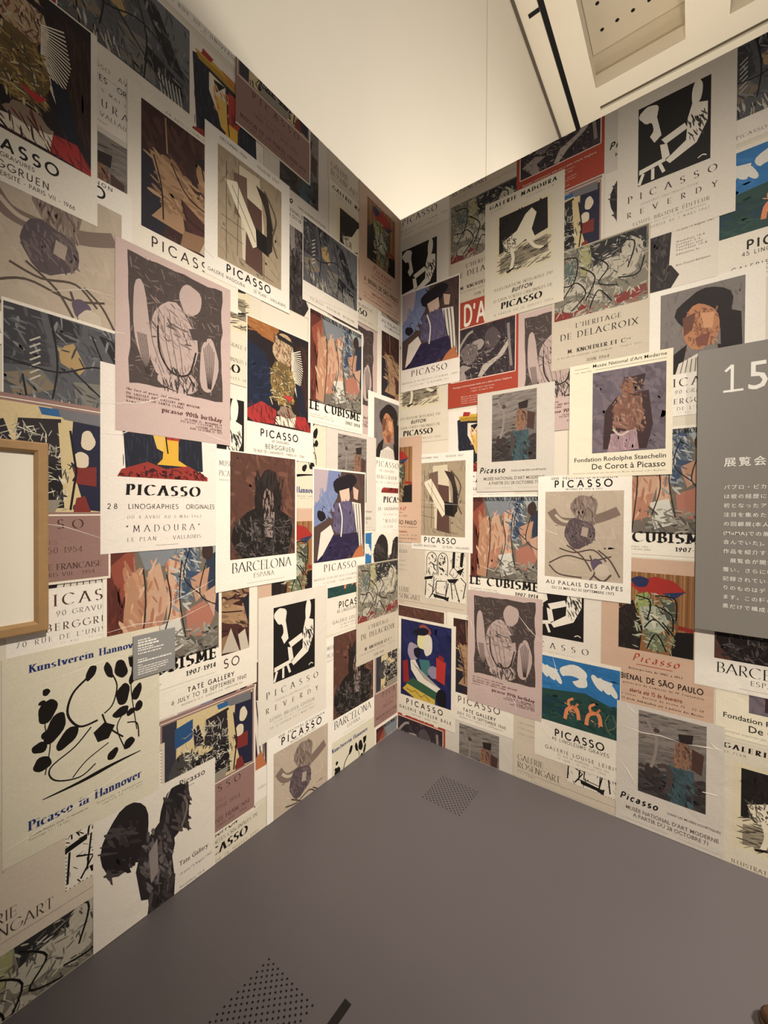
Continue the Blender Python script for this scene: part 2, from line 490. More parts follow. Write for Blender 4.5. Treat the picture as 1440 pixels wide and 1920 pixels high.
class Pic:
    """a printed picture; shapes are given in 0..1 picture coordinates, y downwards"""
    def __init__(s, x0, y0, x1, y1, seed=1):
        s.r = (x0, y0, x1, y1); s.t = []; s.n = 0; s.R = random.Random(seed)
    def P(s, x, y):
        x0, y0, x1, y1 = s.r
        return (x0 + x * (x1 - x0), -(y0 + y * (y1 - y0)))
    def add(s, c, pts, z=None):
        if z is None:
            s.n += 1; z = s.n * .0000035
        x0, y0, x1, y1 = s.r
        q = [s.P(*p) for p in pts]
        col = lin(c) if isinstance(c, str) else c
        if len(q) <= 4:
            tr = [tuple(range(len(q)))] if len(q) == 3 else [(0, 1, 2), (0, 2, 3)]
        else:
            tr = [(0, i, i + 1) for i in range(1, 6)] if len(q) == 7 else tessellate_polygon([[Vector((a, b, 0)) for a, b in q]])
        ts = [([q[i] for i in t], col, z) for t in tr]
        s.t += clip_tris(ts, x0, -y1, x1, -y0)
    def rect(s, c, x0, y0, x1, y1): s.add(c, [(x0, y0), (x1, y0), (x1, y1), (x0, y1)])
    def poly(s, c, *pts): s.add(c, list(pts))
    def blob(s, c, cx, cy, rx, ry, rot=0, wob=.1, n=20):
        ph = s.R.random() * 6; ph2 = s.R.random() * 6
        ca, sa = cos(radians(rot)), sin(radians(rot))
        pts = []
        for i in range(n):
            t = 2 * pi * i / n
            k = 1 + wob * (sin(3 * t + ph) * .6 + sin(5 * t + ph2) * .4)
            x, y = rx * k * cos(t), ry * k * sin(t)
            pts.append((cx + x * ca - y * sa, cy + x * sa + y * ca))
        s.add(c, pts)
    def line(s, c, pts, w, smooth=True, taper=False):
        x0, y0, x1, y1 = s.r
        asp = (x1 - x0) / (y1 - y0)
        if smooth and len(pts) > 2:
            o = []
            for i in range(len(pts) - 1):
                p0 = pts[max(i - 1, 0)]; p1 = pts[i]; p2 = pts[i + 1]; p3 = pts[min(i + 2, len(pts) - 1)]
                for k in range(5):
                    t = k / 5
                    o.append(tuple(.5 * (2 * p1[j] + (p2[j] - p0[j]) * t + (2 * p0[j] - 5 * p1[j] + 4 * p2[j] - p3[j]) * t * t + (3 * p1[j] - p0[j] - 3 * p2[j] + p3[j]) * t ** 3) for j in (0, 1)))
            o.append(pts[-1]); pts = o
        s.n += 1
        n = len(pts)
        L, Rr = [], []
        for i, (x, y) in enumerate(pts):
            a = pts[max(i - 1, 0)]; b = pts[min(i + 1, n - 1)]
            dx, dy = (b[0] - a[0]) * asp, b[1] - a[1]
            l = math.hypot(dx, dy) or 1
            ww = w * (1 - .8 * abs(2 * i / (n - 1) - 1)) if taper else w
            L.append((x - dy / l * ww / 2 / asp, y + dx / l * ww / 2)); Rr.append((x + dy / l * ww / 2 / asp, y - dx / l * ww / 2))
        for i in range(n - 1):
            s.add(c, [L[i], L[i + 1], Rr[i + 1], Rr[i]], s.n * .0000035)
    def dabs(s, cols, x0, y0, x1, y1, n, ln, wd, ang=0, jit=25):
        a0, b0, a1, b1 = s.r
        asp = (a1 - a0) / (b1 - b0)
        s.n += 1
        cl = [lin(c) for c in cols]
        av = [sum(c[j] for c in cl) / len(cl) for j in range(3)]
        cl = [tuple(c[j] * .68 + av[j] * .32 for j in range(3)) + (1.0,) for c in cl]
        for i in range(n):
            x = s.R.uniform(x0, x1); y = s.R.uniform(y0, y1)
            a = radians(ang + s.R.uniform(-jit, jit))
            l = ln * s.R.uniform(.5, 1.3) / 2; w = wd * s.R.uniform(.5, 1.4) / 2
            ux, uy = cos(a), sin(a)
            k = s.R.uniform(-.25, .25)
            pts = []
            for f, g in ((-1, -.35), (-.55, -1), (.5 + k, -.9), (1, -.2), (.75, .7), (-.3 + k, 1), (-.9, .5)):
                pts.append((x + (ux * l * f - uy * w * g) / asp, y + uy * l * f + ux * w * g))
            s.add(s.R.choice(cl), pts, (s.n + (i % 8) * .9) * .0000035)
        s.n += 7
    def wobble_edge(s, c, d=.02, n=46):
        """ragged picture outline in one colour"""
        pts = []
        for side in range(4):
            for i in range(n // 4):
                t = i / (n // 4); e = s.R.uniform(0, d)
                pts.append([(t, e), (1 - e, t), (1 - t, 1 - e), (e, 1 - t)][side])
        s.add(c, pts)

class Text:
    def __init__(s): s.t = []
    def put(s, sty, txt, x0, y0, y1, x1=None, col='#1a1614', al='l', rise=0.0):
        """cap height spans y0..y1 (downwards); fitted between x0 and x1 by tracking, or by squeezing"""
        h = y1 - y0
        gs = [glyph(ch, sty) for ch in txt]
        nat = sum(g[2] for g in gs) * h
        track, sx = 0.0, 1.0
        if x1 is not None:
            wd = x1 - x0
            if wd > nat * 1.02 and len(txt) > 1: track = (wd - nat) / (len(txt) - 1)
            else: sx = wd / nat
        else:
            if al == 'r': x0 -= nat
            if al == 'c': x0 -= nat / 2
        c = lin(col)
        x = x0
        for g in gs:
            vs, tr, adv = g
            for t in tr:
                s.t.append(([(x + vs[i][0] * h * sx, -(y1) + vs[i][1] * h + rise * (x - x0)) for i in t], c, (len(s.t) // 2 % 7) * .000003))
            x += adv * h * sx + track
    def rule(s, x0, y0, x1, y1, col='#1a1614'):
        s.t.append(([(x0, -y0), (x1, -y0), (x1, -y1), (x0, -y1)], lin(col), 0))
    def frame(s, x0, y0, x1, y1, w, col):
        s.rule(x0, y0, x1, y0 + w, col); s.rule(x0, y1 - w, x1, y1, col); s.rule(x0, y0, x0 + w, y1, col); s.rule(x1 - w, y0, x1, y1, col)
# ------------------------------------------------------------------ poster designs (local metres, y down from the top edge)
INK = '#191412'
D = {}
def design(name, w, h, paper, fn):
    D[name] = dict(w=w, h=h, paper=paper, fn=fn)

def d_face(p, t):
    q = p(.038, .022, .40, .49, 11)
    q.wobble_edge('#4b403d', .025)
    q.dabs(['#2c2523', '#6b5c57', '#8c7a73', '#37302d'], .03, .03, .97, .97, 420, .07, .008, 40, 70)
    for b in ((.44, .6, .25, .32, 4), (.13, .52, .075, .33, -6), (.83, .7, .11, .24, 5), (.62, .2, .12, .13, 30), (.5, .9, .22, .09, 0)):
        q.blob('#b7a29b', b[0], b[1], b[2], b[3], b[4], .09)
    q.dabs(['#8d7a74', '#a58f87', '#6d5d58'], .25, .35, .68, .9, 120, .06, .006, 70, 30)
    for k in range(7):
        q.line('#3a302d', [(.77 + .02 * k, .5 + .02 * abs(3 - k)), (.79 + .016 * k, .7), (.82 + .006 * k, .9)], .006)
        q.line('#3a302d', [(.09 + .013 * k, .6), (.12 + .012 * k, .75), (.17 + .006 * k, .9)], .005)
    for k in range(5): q.line('#6d5d58', [(.24 + .05 * k, .36 + .02 * k), (.22 + .07 * k, .6), (.34 + .05 * k, .86)], .006)
    q.dabs(['#4b403d', '#93817b'], .2, .3, .7, .6, 60, .08, .01, 30, 50)
    q.line('#2a2220', [(.28, .5), (.3, .7), (.42, .84), (.6, .82), (.68, .62)], .014)
    q.poly('#4b403d', (.6, .44), (.84, .38), (.8, .5), (.64, .52))
    q.dabs(['#2c2523', '#4b403d'], .3, .82, .72, .98, 60, .08, .008, 80, 30)
    r = '#5a2a2c'
    t.put('slab', 'the face of peace. 2nd version.', .035, .507, .515, .225, r)
    t.put('slab', 'DE SAISSET ART GALLERY AND MUSEUM', .035, .523, .531, .30, r)
    t.put('slab', 'UNIVERSITY OF SANTA CLARA', .035, .536, .544, .235, r)
    t.put('slab', 'homage:', .035, .550, .557, .085, r)
    t.put('slab', 'picasso 90th birthday', .155, .553, .570, .399, r)
    for s, x, y in (('OCTOBER 25 - NOVEMBER 25', .24, .579), ('PICASSO COSTUME BALL', .225, .589), ('COSTUME OPTIONAL', .285, .601), ('8:00, OCTOBER 25, 1971', .262, .611)):
        t.put('slab', s, x, y, y + .0075, .398, r)
design('face', .435, .662, '#c3aca5', d_face)

def d_guitar(p, t):
    q = p(.057, .057, .385, .525, 12)
    q.rect('#a4937a', 0, 0, 1, 1)
    q.dabs(['#978770', '#b0a089', '#8d7e68'], 0, 0, 1, 1, 130, .12, .02, 70, 50)
    q.poly('#d2c6ac', (.3, .05), (.62, .04), (.7, .5), (.66, .95), (.36, .9))
    q.poly('#5b4038', (.42, .3), (.66, .33), (.68, .96), (.4, .92))
    q.poly('#70584c', (.22, .15), (.42, .12), (.44, .55), (.24, .52))
    q.poly('#e1d6bd', (.1, .27), (.27, .22), (.66, .66), (.52, .74))
    q.line('#3a312a', [(.2, .28), (.56, .67)], .006, False)
    q.poly('#3b2f29', (.56, .12), (.75, .15), (.86, .45), (.79, .48), (.7, .28))
    q.line('#5d4f42', [(.7, .12), (.9, .32), (.84, .55), (.93, .7)], .02)
    q.poly('#191412', (.56, .53), (.8, .56), (.78, .74), (.58, .71))
    q.poly('#2a211d', (.74, .3), (.84, .44), (.84, .66), (.75, .74))
    for a in (((.05, .6), (.38, .62)), ((.05, .72), (.36, .76)), ((.7, .76), (.7, .98)), ((.12, .1), (.12, .98)), ((.34, .9), (.86, .96)), ((.3, .02), (.28, .9))):
        q.line('#5a4c3f', list(a), .006, False)
    t.put('sans', 'DÉCEMBRE 1966', .068, .02, .031, .195)
    t.put('sans', 'FÉVRIER 1967', .25, .02, .031, .37)
    t.put('sansb', 'PICASSO', .098, .536, .568, .328)
    t.put('sans', 'GALERIE MADOURA', .015, .584, .597, .188, '#4d443d')
    t.put('sans', 'LE PLAN - VALLAURIS', .232, .584, .597, .414, '#4d443d')
design('guitar', .435, .617, '#ebe4d8', d_guitar)

def d_hat(p, t):
    q = p(.038, .083, .402, .532, 13)
    q.rect('#b9a996', 0, 0, 1, 1)
    q.dabs(['#b3a28f', '#c0b09d'], 0, 0, 1, 1, 90, .15, .03, 50, 60)
    q.line('#7d6b60', [(.08, .22), (.2, .34), (.45, .35), (.72, .3), (.94, .22)], .1)
    q.line('#c0b09d', [(.14, .27), (.26, .345), (.46, .345)], .03)
    q.blob('#85746a', .52, .2, .17, .16, 0, .12)
    q.dabs(['#6d5c53', '#a69487', '#5b4b45'], .38, .08, .66, .34, 60, .1, .014, 80, 25)
    q.blob('#574a4e', .46, .48, .2, .17, 0, .12)
    q.dabs(['#453a40', '#6c5d5e', '#7a6a66'], .3, .36, .64, .6, 70, .08, .016, 60, 40)
    q.poly('#a89789', (.5, .4), (.58, .42), (.56, .52), (.48, .5))
    for pts in (((.2, .66), (.4, .7), (.64, .66), (.8, .78)), ((.06, .84), (.3, .74), (.6, .78), (.86, .72)), ((.06, .86), (.2, .96), (.5, .98)), ((.7, .66), (.84, .76), (.96, .94)), ((.6, .72), (.66, .9), (.6, 1)), ((.3, .62), (.5, .74), (.62, .9))):
        q.line('#54473f', list(pts), .016)
    q.blob('#5d5060', .68, .82, .07, .07); q.blob('#c4b5a3', .75, .88, .09, .07)
    q.line('#54473f', [(.64, .94), (.76, 1.0), (.86, .92)], .02)
    t.put('helv', 'XXVII', .066, .008, .021, .105); t.put('helv', 'FESTIVAL D\'AVIGNON', .125, .008, .021, .375)
    t.put('sansb', 'PICASSO', .085, .027, .061, .358)
    t.put('helvb', 'ŒUVRES DE 1970 A 1972', .14, .068, .076, .31)
    t.put('helvb', 'AU PALAIS DES PAPES', .045, .55, .57, .402)
    t.put('helv', 'DU 23 MAI AU 30 SEPTEMBRE 1973', .074, .581, .594, .366, '#3a332e')
design('hat', .435, .625, '#eee7db', d_hat)

def d_barc(p, t):
    q = p(.067, .005, .425, .472, 14)
    q.rect('#593a30', 0, 0, 1, 1)
    q.dabs(['#4c3029', '#68453a', '#754f43', '#50342b'], 0, 0, 1, 1, 160, .14, .035, 60, 60)
    q.blob('#241d1b', .55, .42, .2, .28, 0, .06)
    q.blob('#1e1917', .5, .82, .46, .32, 0, .1)
    q.blob('#8a756c', .55, .45, .085, .14, 4, .05)
    q.poly('#8b7a74', (.48, .55), (.66, .56), (.62, .82), (.5, .8))
    q.blob('#2f2725', .58, .24, .12, .1)
    q.dabs(['#3d3533', '#57504d', '#2a2422', '#6b6360', '#191514'], .06, .62, .97, .99, 260, .07, .014, 45, 70)
    q.dabs(['#2f2725', '#151110'], .34, .2, .78, .6, 70, .12, .015, 85, 25)
    t.put('serifl', 'MUSEO', .016, .048, .070, .098, '#4a3c36')
    t.put('serifl', 'PICASSO', .016, .090, .113, .112, '#4a3c36')
    t.put('serifl', 'PALACIO AGUILAR', .016, .126, .133, .105, '#4a3c36')
    t.put('serifl', 'BARCELONA', .077, .487, .530, .407)
    t.put('serifl', 'ESPAÑA', .186, .542, .562, .300, '#3c332e')
    t.rule(.15, .583, .36, .5845, '#a79b8d')
design('barc', .435, .602, '#ece5d8', d_barc)

def d_harl(p, t):
    q = p(.01, .01, .427, .507, 15)
    q.rect('#4f3d38', 0, 0, 1, 1)
    q.poly('#7682a8', (0, 0), (.5, 0), (.42, .3), (.2, .55), (0, .62))
    q.poly('#b3a3a8', (0, 0), (.26, 0), (.22, .22), (0, .4))
    q.dabs(['#6d7aa2', '#7d89ac', '#8790ae'], .02, .25, .36, .55, 50, .1, .02, 60, 30)
    q.dabs(['#402f2c', '#5a453e'], .45, 0, 1, .4, 60, .12, .02, 80, 30)
    q.blob('#1f1a22', .58, .14, .24, .11, -14, .14)
    q.poly('#d3b7a4', (.46, .22), (.66, .18), (.68, .32), (.52, .37))
    q.poly('#5f5673', (.38, .36), (.62, .33), (.88, .36), (.84, .62), (.62, .74), (.34, .66))
    q.dabs(['#544b69', '#6d6480', '#4a4260'], .36, .36, .84, .7, 90, .1, .02, 75, 30)
    q.poly('#e0d5c8', (.72, .34), (.92, .36), (.98, .97), (.88, .9), (.8, .6))
    for k in range(4): q.line('#3b3230', [(.75 + .055 * k, .36), (.79 + .05 * k, .6), (.84 + .04 * k, .92)], .012)
    q.poly('#2a2340', (.06, .94), (.3, .72), (.84, .7), (.88, .86), (.6, 1), (.02, 1))
    q.dabs(['#352c4f', '#211b33'], .1, .76, .8, .98, 60, .1, .03, -20, 30)
    q.poly('#e0d5c8', (.12, .68), (.3, .6), (.36, .7), (.16, .92), (.06, .98))
    q.blob('#1c1720', .13, .5, .08, .055, 20); q.poly('#cfae9a', (.74, .16), (.86, .2), (.84, .32), (.76, .3))
    q.poly('#b5704a', (.8, .92), (.93, .84), (1, 1), (.72, 1))
    q.line('#e6ddd0', [(.46, .36), (.52, .52), (.5, .74)], .018)
    t.put('serif', 'PICASSO', .087, .524, .562, .354, '#3a2420')
    t.put('serifl', 'KNOEDLER, 85 BIS RUE DU FG ST HONORE - PARIS', .012, .593, .604, .425, '#57483f')
    t.put('serifl', '26 OCTOBRE - 30 NOVEMBRE 1971', .077, .618, .628, .36, '#57483f')
design('harl', .435, .655, '#ebe2d6', d_harl)

def d_cub(p, t):
    q = p(.012, .012, .422, .488, 16)
    q.rect('#6f665c', 0, 0, 1, 1)
    q.poly('#613129', (0, 0), (.2, 0), (.16, .4), (.12, 1), (0, 1))
    q.poly('#8d4a3a', (.02, .2), (.2, .06), (.22, .2), (.1, .5))
    q.poly('#7e8287', (.2, 0), (.7, 0), (.66, .2), (.3, .25))
    q.poly('#3c4b62', (.62, .1), (.74, 0), (.8, .3), (.66, .52), (.52, .4))
    q.poly('#2e3647', (.86, .2), (1, .1), (1, .7), (.9, .6))
    q.poly('#9aa0a0', (.76, 0), (1, 0), (1, .14), (.84, .2))
    for c, pts in (('#b08468', ((.14, .3), (.26, .22), (.3, .55), (.24, .98), (.1, .96))), ('#bf9a80', ((.32, .26), (.42, .2), (.5, .5), (.42, .76), (.3, .7))),
                   ('#c6a288', ((.5, .18), (.64, .12), (.62, .4), (.58, .8), (.48, .74))), ('#ae7c66', ((.26, .66), (.46, .6), (.4, .84), (.26, .88))),
                   ('#b68b72', ((.7, .36), (.9, .28), (.86, .5), (.76, .56))), ('#a8705e', ((.66, .62), (.84, .56), (.96, .7), (.86, .86), (.68, .84))),
                   ('#bf9882', ((.84, .5), (.98, .44), (.95, .72)))):
        q.poly(c, *pts)
    q.dabs(['#a8705a', '#c2906f', '#d6b193', '#96604c'], .12, .2, .62, .9, 70, .12, .02, 85, 30)
    q.dabs(['#8d9294', '#4d5d72', '#c9c6bb', '#33404f'], .55, .06, .8, .6, 70, .1, .018, 50, 50)
    q.poly('#ccc8bc', (.42, .7), (.6, .66), (.66, .9), (.46, .96))
    q.dabs(['#6d6a60', '#a8a496', '#38332f', '#8a8478'], .4, .76, .98, 1, 90, .1, .02, 20, 60)
    q.dabs(['#4b2620', '#7d3d30'], 0, .4, .13, 1, 30, .16, .02, 85, 15)
    for pts in (((.28, .24), (.3, .5), (.25, .98)), ((.48, .3), (.52, .55), (.44, .82)), ((.62, .2), (.6, .5), (.66, .84)), ((.7, .1), (.64, .34), (.8, .5)), ((.86, .24), (.8, .5), (.98, .62))):
        q.line('#2a211e', list(pts), .01)
    q.blob('#3b2d28', .88, .14, .06, .08)
    t.put('slab', "MUSÉE NATIONAL D'ART MODERNE", .014, .013, .035, .425, '#171312')
    t.put('slab', 'LE CUBISME', .014, .481, .528, .418, '#171312')
    t.put('slab', '1907-1914', .285, .547, .565, .412, '#171312')
    t.put('helv', '30 JANVIER - 9 AVRIL 1953', .014, .549, .556, .18, '#5a5047')
    t.put('helv', 'AVENUE DU PRESIDENT WILSON - PARIS', .014, .562, .568, .19, '#5a5047')
    t.rule(.014, .587, .412, .5885, '#a59a8b')
design('cub', .435, .603, '#ebe3d3', d_cub)

def d_corot(p, t):
    q = p(.107, .053, .41, .453, 17)
    q.rect('#675d66', 0, 0, 1, 1)
    q.dabs(['#5d535e', '#736872', '#544a54', '#7a6d73'], 0, 0, 1, 1, 170, .16, .05, 50, 60)
    q.poly('#3d2b2c', (.18, .5), (.34, .34), (.78, .3), (.84, .7), (.76, .98), (.16, .96))
    q.poly('#80594b', (.3, .46), (.44, .32), (.68, .36), (.72, .62), (.6, .76), (.32, .7))
    q.dabs(['#6b463c', '#95705d', '#5c3d37', '#a58470'], .3, .34, .74, .78, 120, .07, .02, 70, 40)
    q.poly('#8a5f4c', (.4, .2), (.56, .14), (.6, .32), (.44, .34))
    q.poly('#3a2a2c', (.54, .12), (.74, .1), (.7, .28), (.58, .24))
    q.dabs(['#6b463c', '#3a2a2c', '#a58470'], .4, .12, .72, .34, 40, .06, .016, 50, 50)
    q.poly('#a0848a', (.28, .78), (.62, .74), (.66, .98), (.22, 1))
    q.dabs(['#8b6f77', '#b39a9a'], .26, .78, .64, .98, 40, .08, .02, 80, 30)
    q.line('#c9b7a4', [(.3, .72), (.4, .8), (.52, .76)], .02)
    t.put('helv', "Musée National d'Art Moderne", .106, .010, .026, .412)
    t.rule(.02, .022, .09, .0232); 
    t.put('helv', '7 avril - 28 juin 1964', .022, .037, .0425, .1); t.rule(.12, .038, .41, .0395, '#6a6056')
    t.put('helvb', 'Fondation Rodolphe Staechelin', .024, .472, .493, .414)
    t.put('helvb', 'De Corot à Picasso', .105, .506, .533, .412)
    t.put('helv', "Exposition organisée par les Amis du Musée National d'Art Moderne", .022, .547, .553, .412, '#6a6056')
design('corot', .435, .571, '#eae1c9', d_corot)

def d_dela(p, t):
    q = p(.013, .004, .428, .352, 18)
    q.rect('#7d7768', 0, 0, 1, 1)
    q.poly('#9d9a6c', (.28, .02), (.42, 0), (.4, .4), (.3, .44))
    q.poly('#2c2a2b', (.4, .02), (.98, .02), (.98, .3), (.62, .28), (.46, .5))
    q.poly('#7d3430', (0, .88), (.3, .78), (.4, .9), (.2, 1), (0, 1))
    q.poly('#7d3430', (.66, .84), (.98, .78), (1, .92), (.7, .96))
    for b in ((.2, .56, .16, .12, 20), (.56, .42, .2, .12, -20), (.72, .5, .16, .1, 30), (.84, .3, .1, .2, 0), (.44, .72, .12, .1, 50), (.2, .84, .1, .08, 0)):
        q.blob('#b4ac9b', b[0], b[1], b[2], b[3], b[4], .14)
    q.poly('#5b6b66', (.1, .2), (.26, .16), (.24, .46), (.12, .48))
    q.dabs(['#1c1a1a', '#2a2727', '#bdb5a4', '#938c7d', '#47494a', '#d3cbb9'], 0, .02, 1, .98, 420, .1, .014, 50, 80)
    for pts in (((.08, .1), (.26, .16), (.22, .5), (.06, .5)), ((.1, .7), (.24, .5), (.36, .7), (.2, .9)), ((.44, .2), (.6, .4), (.5, .6), (.7, .7)), ((.6, .1), (.86, .16), (.8, .5)), ((.4, .94), (.5, .7), (.64, .9)), ((.7, .6), (.9, .62), (.96, .4)), ((.3, .3), (.46, .5), (.36, .8))):
        q.line('#151313', list(pts), .018)
    q.dabs(['#6e2523', '#c8beac', '#8a4a42'], 0, .92, 1, 1, 40, .06, .02, 0, 40)
    c = '#2b2320'
    t.put('serif', "L'HERITAGE", .118, .384, .407, .322, c)
    t.put('serif', 'DE DELACROIX', .045, .427, .458, .393, c)
    t.put('serifb', 'M. KNOEDLER ET C', .081, .512, .531, .342, c); t.put('serifb', 'ie', .345, .512, .522, .362, c)
    t.put('serifl', '85 BIS RUE DU FAUBOURG SAINT-HONORE', .03, .545, .553, .285, '#5a4d44'); t.put('serifl', 'PARIS VIII', .32, .545, .553, .405, '#5a4d44')
    t.put('serif', 'JUIN 1964', .169, .574, .589, .272, '#4a3f38')
design('dela', .435, .608, '#c8bca8', d_dela)

def d_horse(p, t):
    q = p(.06, .09, .375, .45, 19)
    q.rect('#d9cdaf', 0, 0, 1, 1)
    q.poly('#211c1b', (.08, .05), (.92, .04), (.93, .5), (.6, .56), (.08, .62))
    q.dabs(['#2b2524', '#171312'], .1, .06, .9, .5, 60, .1, .02, 60, 50)
    q.poly('#e3d9c0', (.14, .46), (.4, .36), (.55, .16), (.66, .1), (.74, .2), (.66, .42), (.78, .7), (.7, .72), (.56, .54), (.4, .6), (.24, .88), (.16, .86), (.22, .62))
    q.poly('#8f8470', (.1, .7), (.92, .58), (.94, .82), (.1, .94))
    q.dabs(['#3b332e', '#6d6253', '#b3a78d', '#241f1c'], .1, .6, .94, .95, 130, .12, .014, -14, 25)
    q.dabs(['#5d544a', '#8a7f6d', '#2c2623'], .14, .4, .38, .64, 50, .06, .014, 60, 40)
    q.line('#e3d9c0', [(.3, .6), (.34, .76), (.3, .92)], .05); q.line('#e3d9c0', [(.62, .58), (.72, .7), (.86, .76)], .045)
    q.line('#171312', [(.22, .95), (.34, .92)], .025, False); q.line('#171312', [(.8, .78), (.92, .75)], .02, False)
    c = '#2a2320'
    t.put('fat', 'GALERIE', .029, .018, .039, .186, '#151110'); t.put('fat', 'MADOURA', .21, .018, .039, .398, '#151110')
    t.put('serifl', 'LE PLAN', .03, .052, .061, .10, '#5a4d44'); t.put('serifl', 'VALLAURIS A.M.', .24, .052, .061, .39, '#5a4d44')
    t.put('serifl', 'ILLUSTRATION INTÉGRALE DU', .058, .504, .52, .380, c)
    t.put('hand', 'BUFFON', .161, .531, .551, .275, '#151110')
    t.put('serifl', '32 EAUX FORTES ORIGINALES DE', .052, .567, .583, .380, c)
    t.put('fat', 'PICASSO', .102, .594, .629, .330, '#151110')
    t.put('serifl', 'A PARTIR DU 28 JUILLET 1955', .059, .648, .660, .384, '#4a3f38')
design('horse', .435, .68, '#d9cfbb', d_horse)

def d_acro(p, t):
    q = p(.09, .02, .342, .405, 20)
    q.rect('#6b6460', 0, 0, 1, 1)
    q.poly('#857c75', (0, 0), (1, 0), (1, .3), (.5, .36), (0, .42))
    q.dabs(['#7c736d', '#898079', '#70685f', '#68605b'], 0, 0, 1, .6, 190, .2, .018, -6, 15)
    q.poly('#3e3937', (0, .74), (1, .66), (1, 1), (0, 1))
    q.dabs(['#352f2e', '#4a4341', '#2c2726'], 0, .66, 1, 1, 120, .16, .04, 10, 40)
    q.poly('#84624f', (.56, .28), (.72, .24), (.8, .46), (.7, .6), (.54, .58))
    q.dabs(['#6d4d3f', '#97745e', '#54392f'], .54, .26, .8, .58, 50, .07, .02, 80, 30)
    q.poly('#2c2322', (.6, .17), (.82, .14), (.8, .26), (.62, .26)); q.poly('#4a3530', (.8, .3), (.97, .34), (.94, .58), (.8, .54))
    q.poly('#415358', (.46, .58), (.82, .56), (.84, .68), (.72, .74), (.7, 1), (.54, 1), (.5, .7))
    q.dabs(['#3b4d53', '#485f65', '#334247'], .46, .58, .82, .98, 60, .1, .03, 70, 30)
    q.line('#4a403c', [(.3, .62), (.44, .6), (.5, .72), (.42, .92)], .05)
    q.blob('#3d3230', .18, .7, .08, .08)
    q.line('#8d8078', [(.12, .08), (.2, .2), (.28, .3), (.26, .5), (.2, .66)], .03); q.line('#8d8078', [(.28, .24), (.4, .14)], .02)
    q.blob('#4a413e', .28, .2, .05, .03)
    t.put('hand', 'Picasso', .018, .437, .467, .172, '#151110', rise=0)
    t.put('helvb', 'DANS LES MUSÉES SOVIÉTIQUES', .205, .456, .465, .394, '#3a332e')
    t.put('helvb', "MUSÉE NATIONAL D'ART MODERNE", .041, .493, .510, .388, '#5f564e')
    t.put('helvb', 'A PARTIR DU 28 OCTOBRE 71', .072, .519, .536, .356, '#5f564e')
    t.rule(.04, .555, .21, .5562, '#a3988a'); t.rule(.24, .555, .39, .5562, '#a3988a')
design('acro', .435, .576, '#cfc7bb', d_acro)

def d_blue(p, t):
    q = p(.015, .018, .402, .362, 21)
    q.rect('#2f6ea6', 0, 0, 1, 1)
    q.dabs(['#296597', '#3a7ab2', '#2b6aa2'], 0, 0, 1, .5, 70, .2, .05, 10, 30)
    w = '#d9d6cc'
    for x0, y0 in ((.06, .08), (.72, .1)):
        for k in range(3): q.blob(w, x0 + .02 + .085 * k, y0 + .14 + .03 * k, .04, .12, -28, .06)
        q.poly(w, (x0 - .02, y0 + .06), (x0 + .2, y0 + .1), (x0 + .18, y0 + .2), (x0, y0 + .16))
    q.blob(w, .46, .18, .17, .12, 0, .08); q.blob(w, .54, .28, .09, .1, 0, .08); q.blob('#2f6ea6', .42, .27, .1, .04, -10)
    q.poly('#27453f', (0, .52), (.2, .5), (.6, .44), (1, .58), (1, 1), (0, 1))
    q.poly('#1d3a46', (0, .64), (.24, .6), (.42, .72), (.3, .9), (0, .98))
    q.dabs(['#214039', '#2d5048', '#1b3433'], 0, .54, 1, 1, 90, .16, .04, 5, 30)
    for x in (.36, .62):
        q.line('#d8855a', [(x, .9), (x + .03, .74), (x + .14, .7), (x + .17, .86)], .05); q.line('#d8855a', [(x + .06, .72), (x + .04, .62), (x + .1, .56)], .035); q.line('#c4744c', [(x + .1, .72), (x + .16, .62)], .03)
        q.dabs(['#e3a078', '#b86a44'], x, .66, x + .16, .88, 14, .05, .012, 60, 40)
    q.line('#6b6a52', [(.88, .66), (.84, .8), (.9, .94)], .01); q.line('#6b6a52', [(.92, .66), (.96, .8), (.86, .9)], .01)
    t.put('sansb', 'PICASSO', .105, .397, .432, .342)
    t.put('sans', '45 LINOLÉUMS GRAVÉS', .09, .441, .457, .360, '#3a332e')
    t.put('sans', 'GALERIE LOUISE LEIRIS', .057, .496, .513, .399, '#4a423b')
    t.put('sans', '47, RUE DE MONCEAU - PARIS VIII', .12, .524, .532, .36, '#5a5148')
    t.put('sans', '15 JUIN - 12 JUILLET 1960', .12, .541, .549, .345, '#5a5148')
design('blue', .405, .566, '#e6ddcd', d_blue)

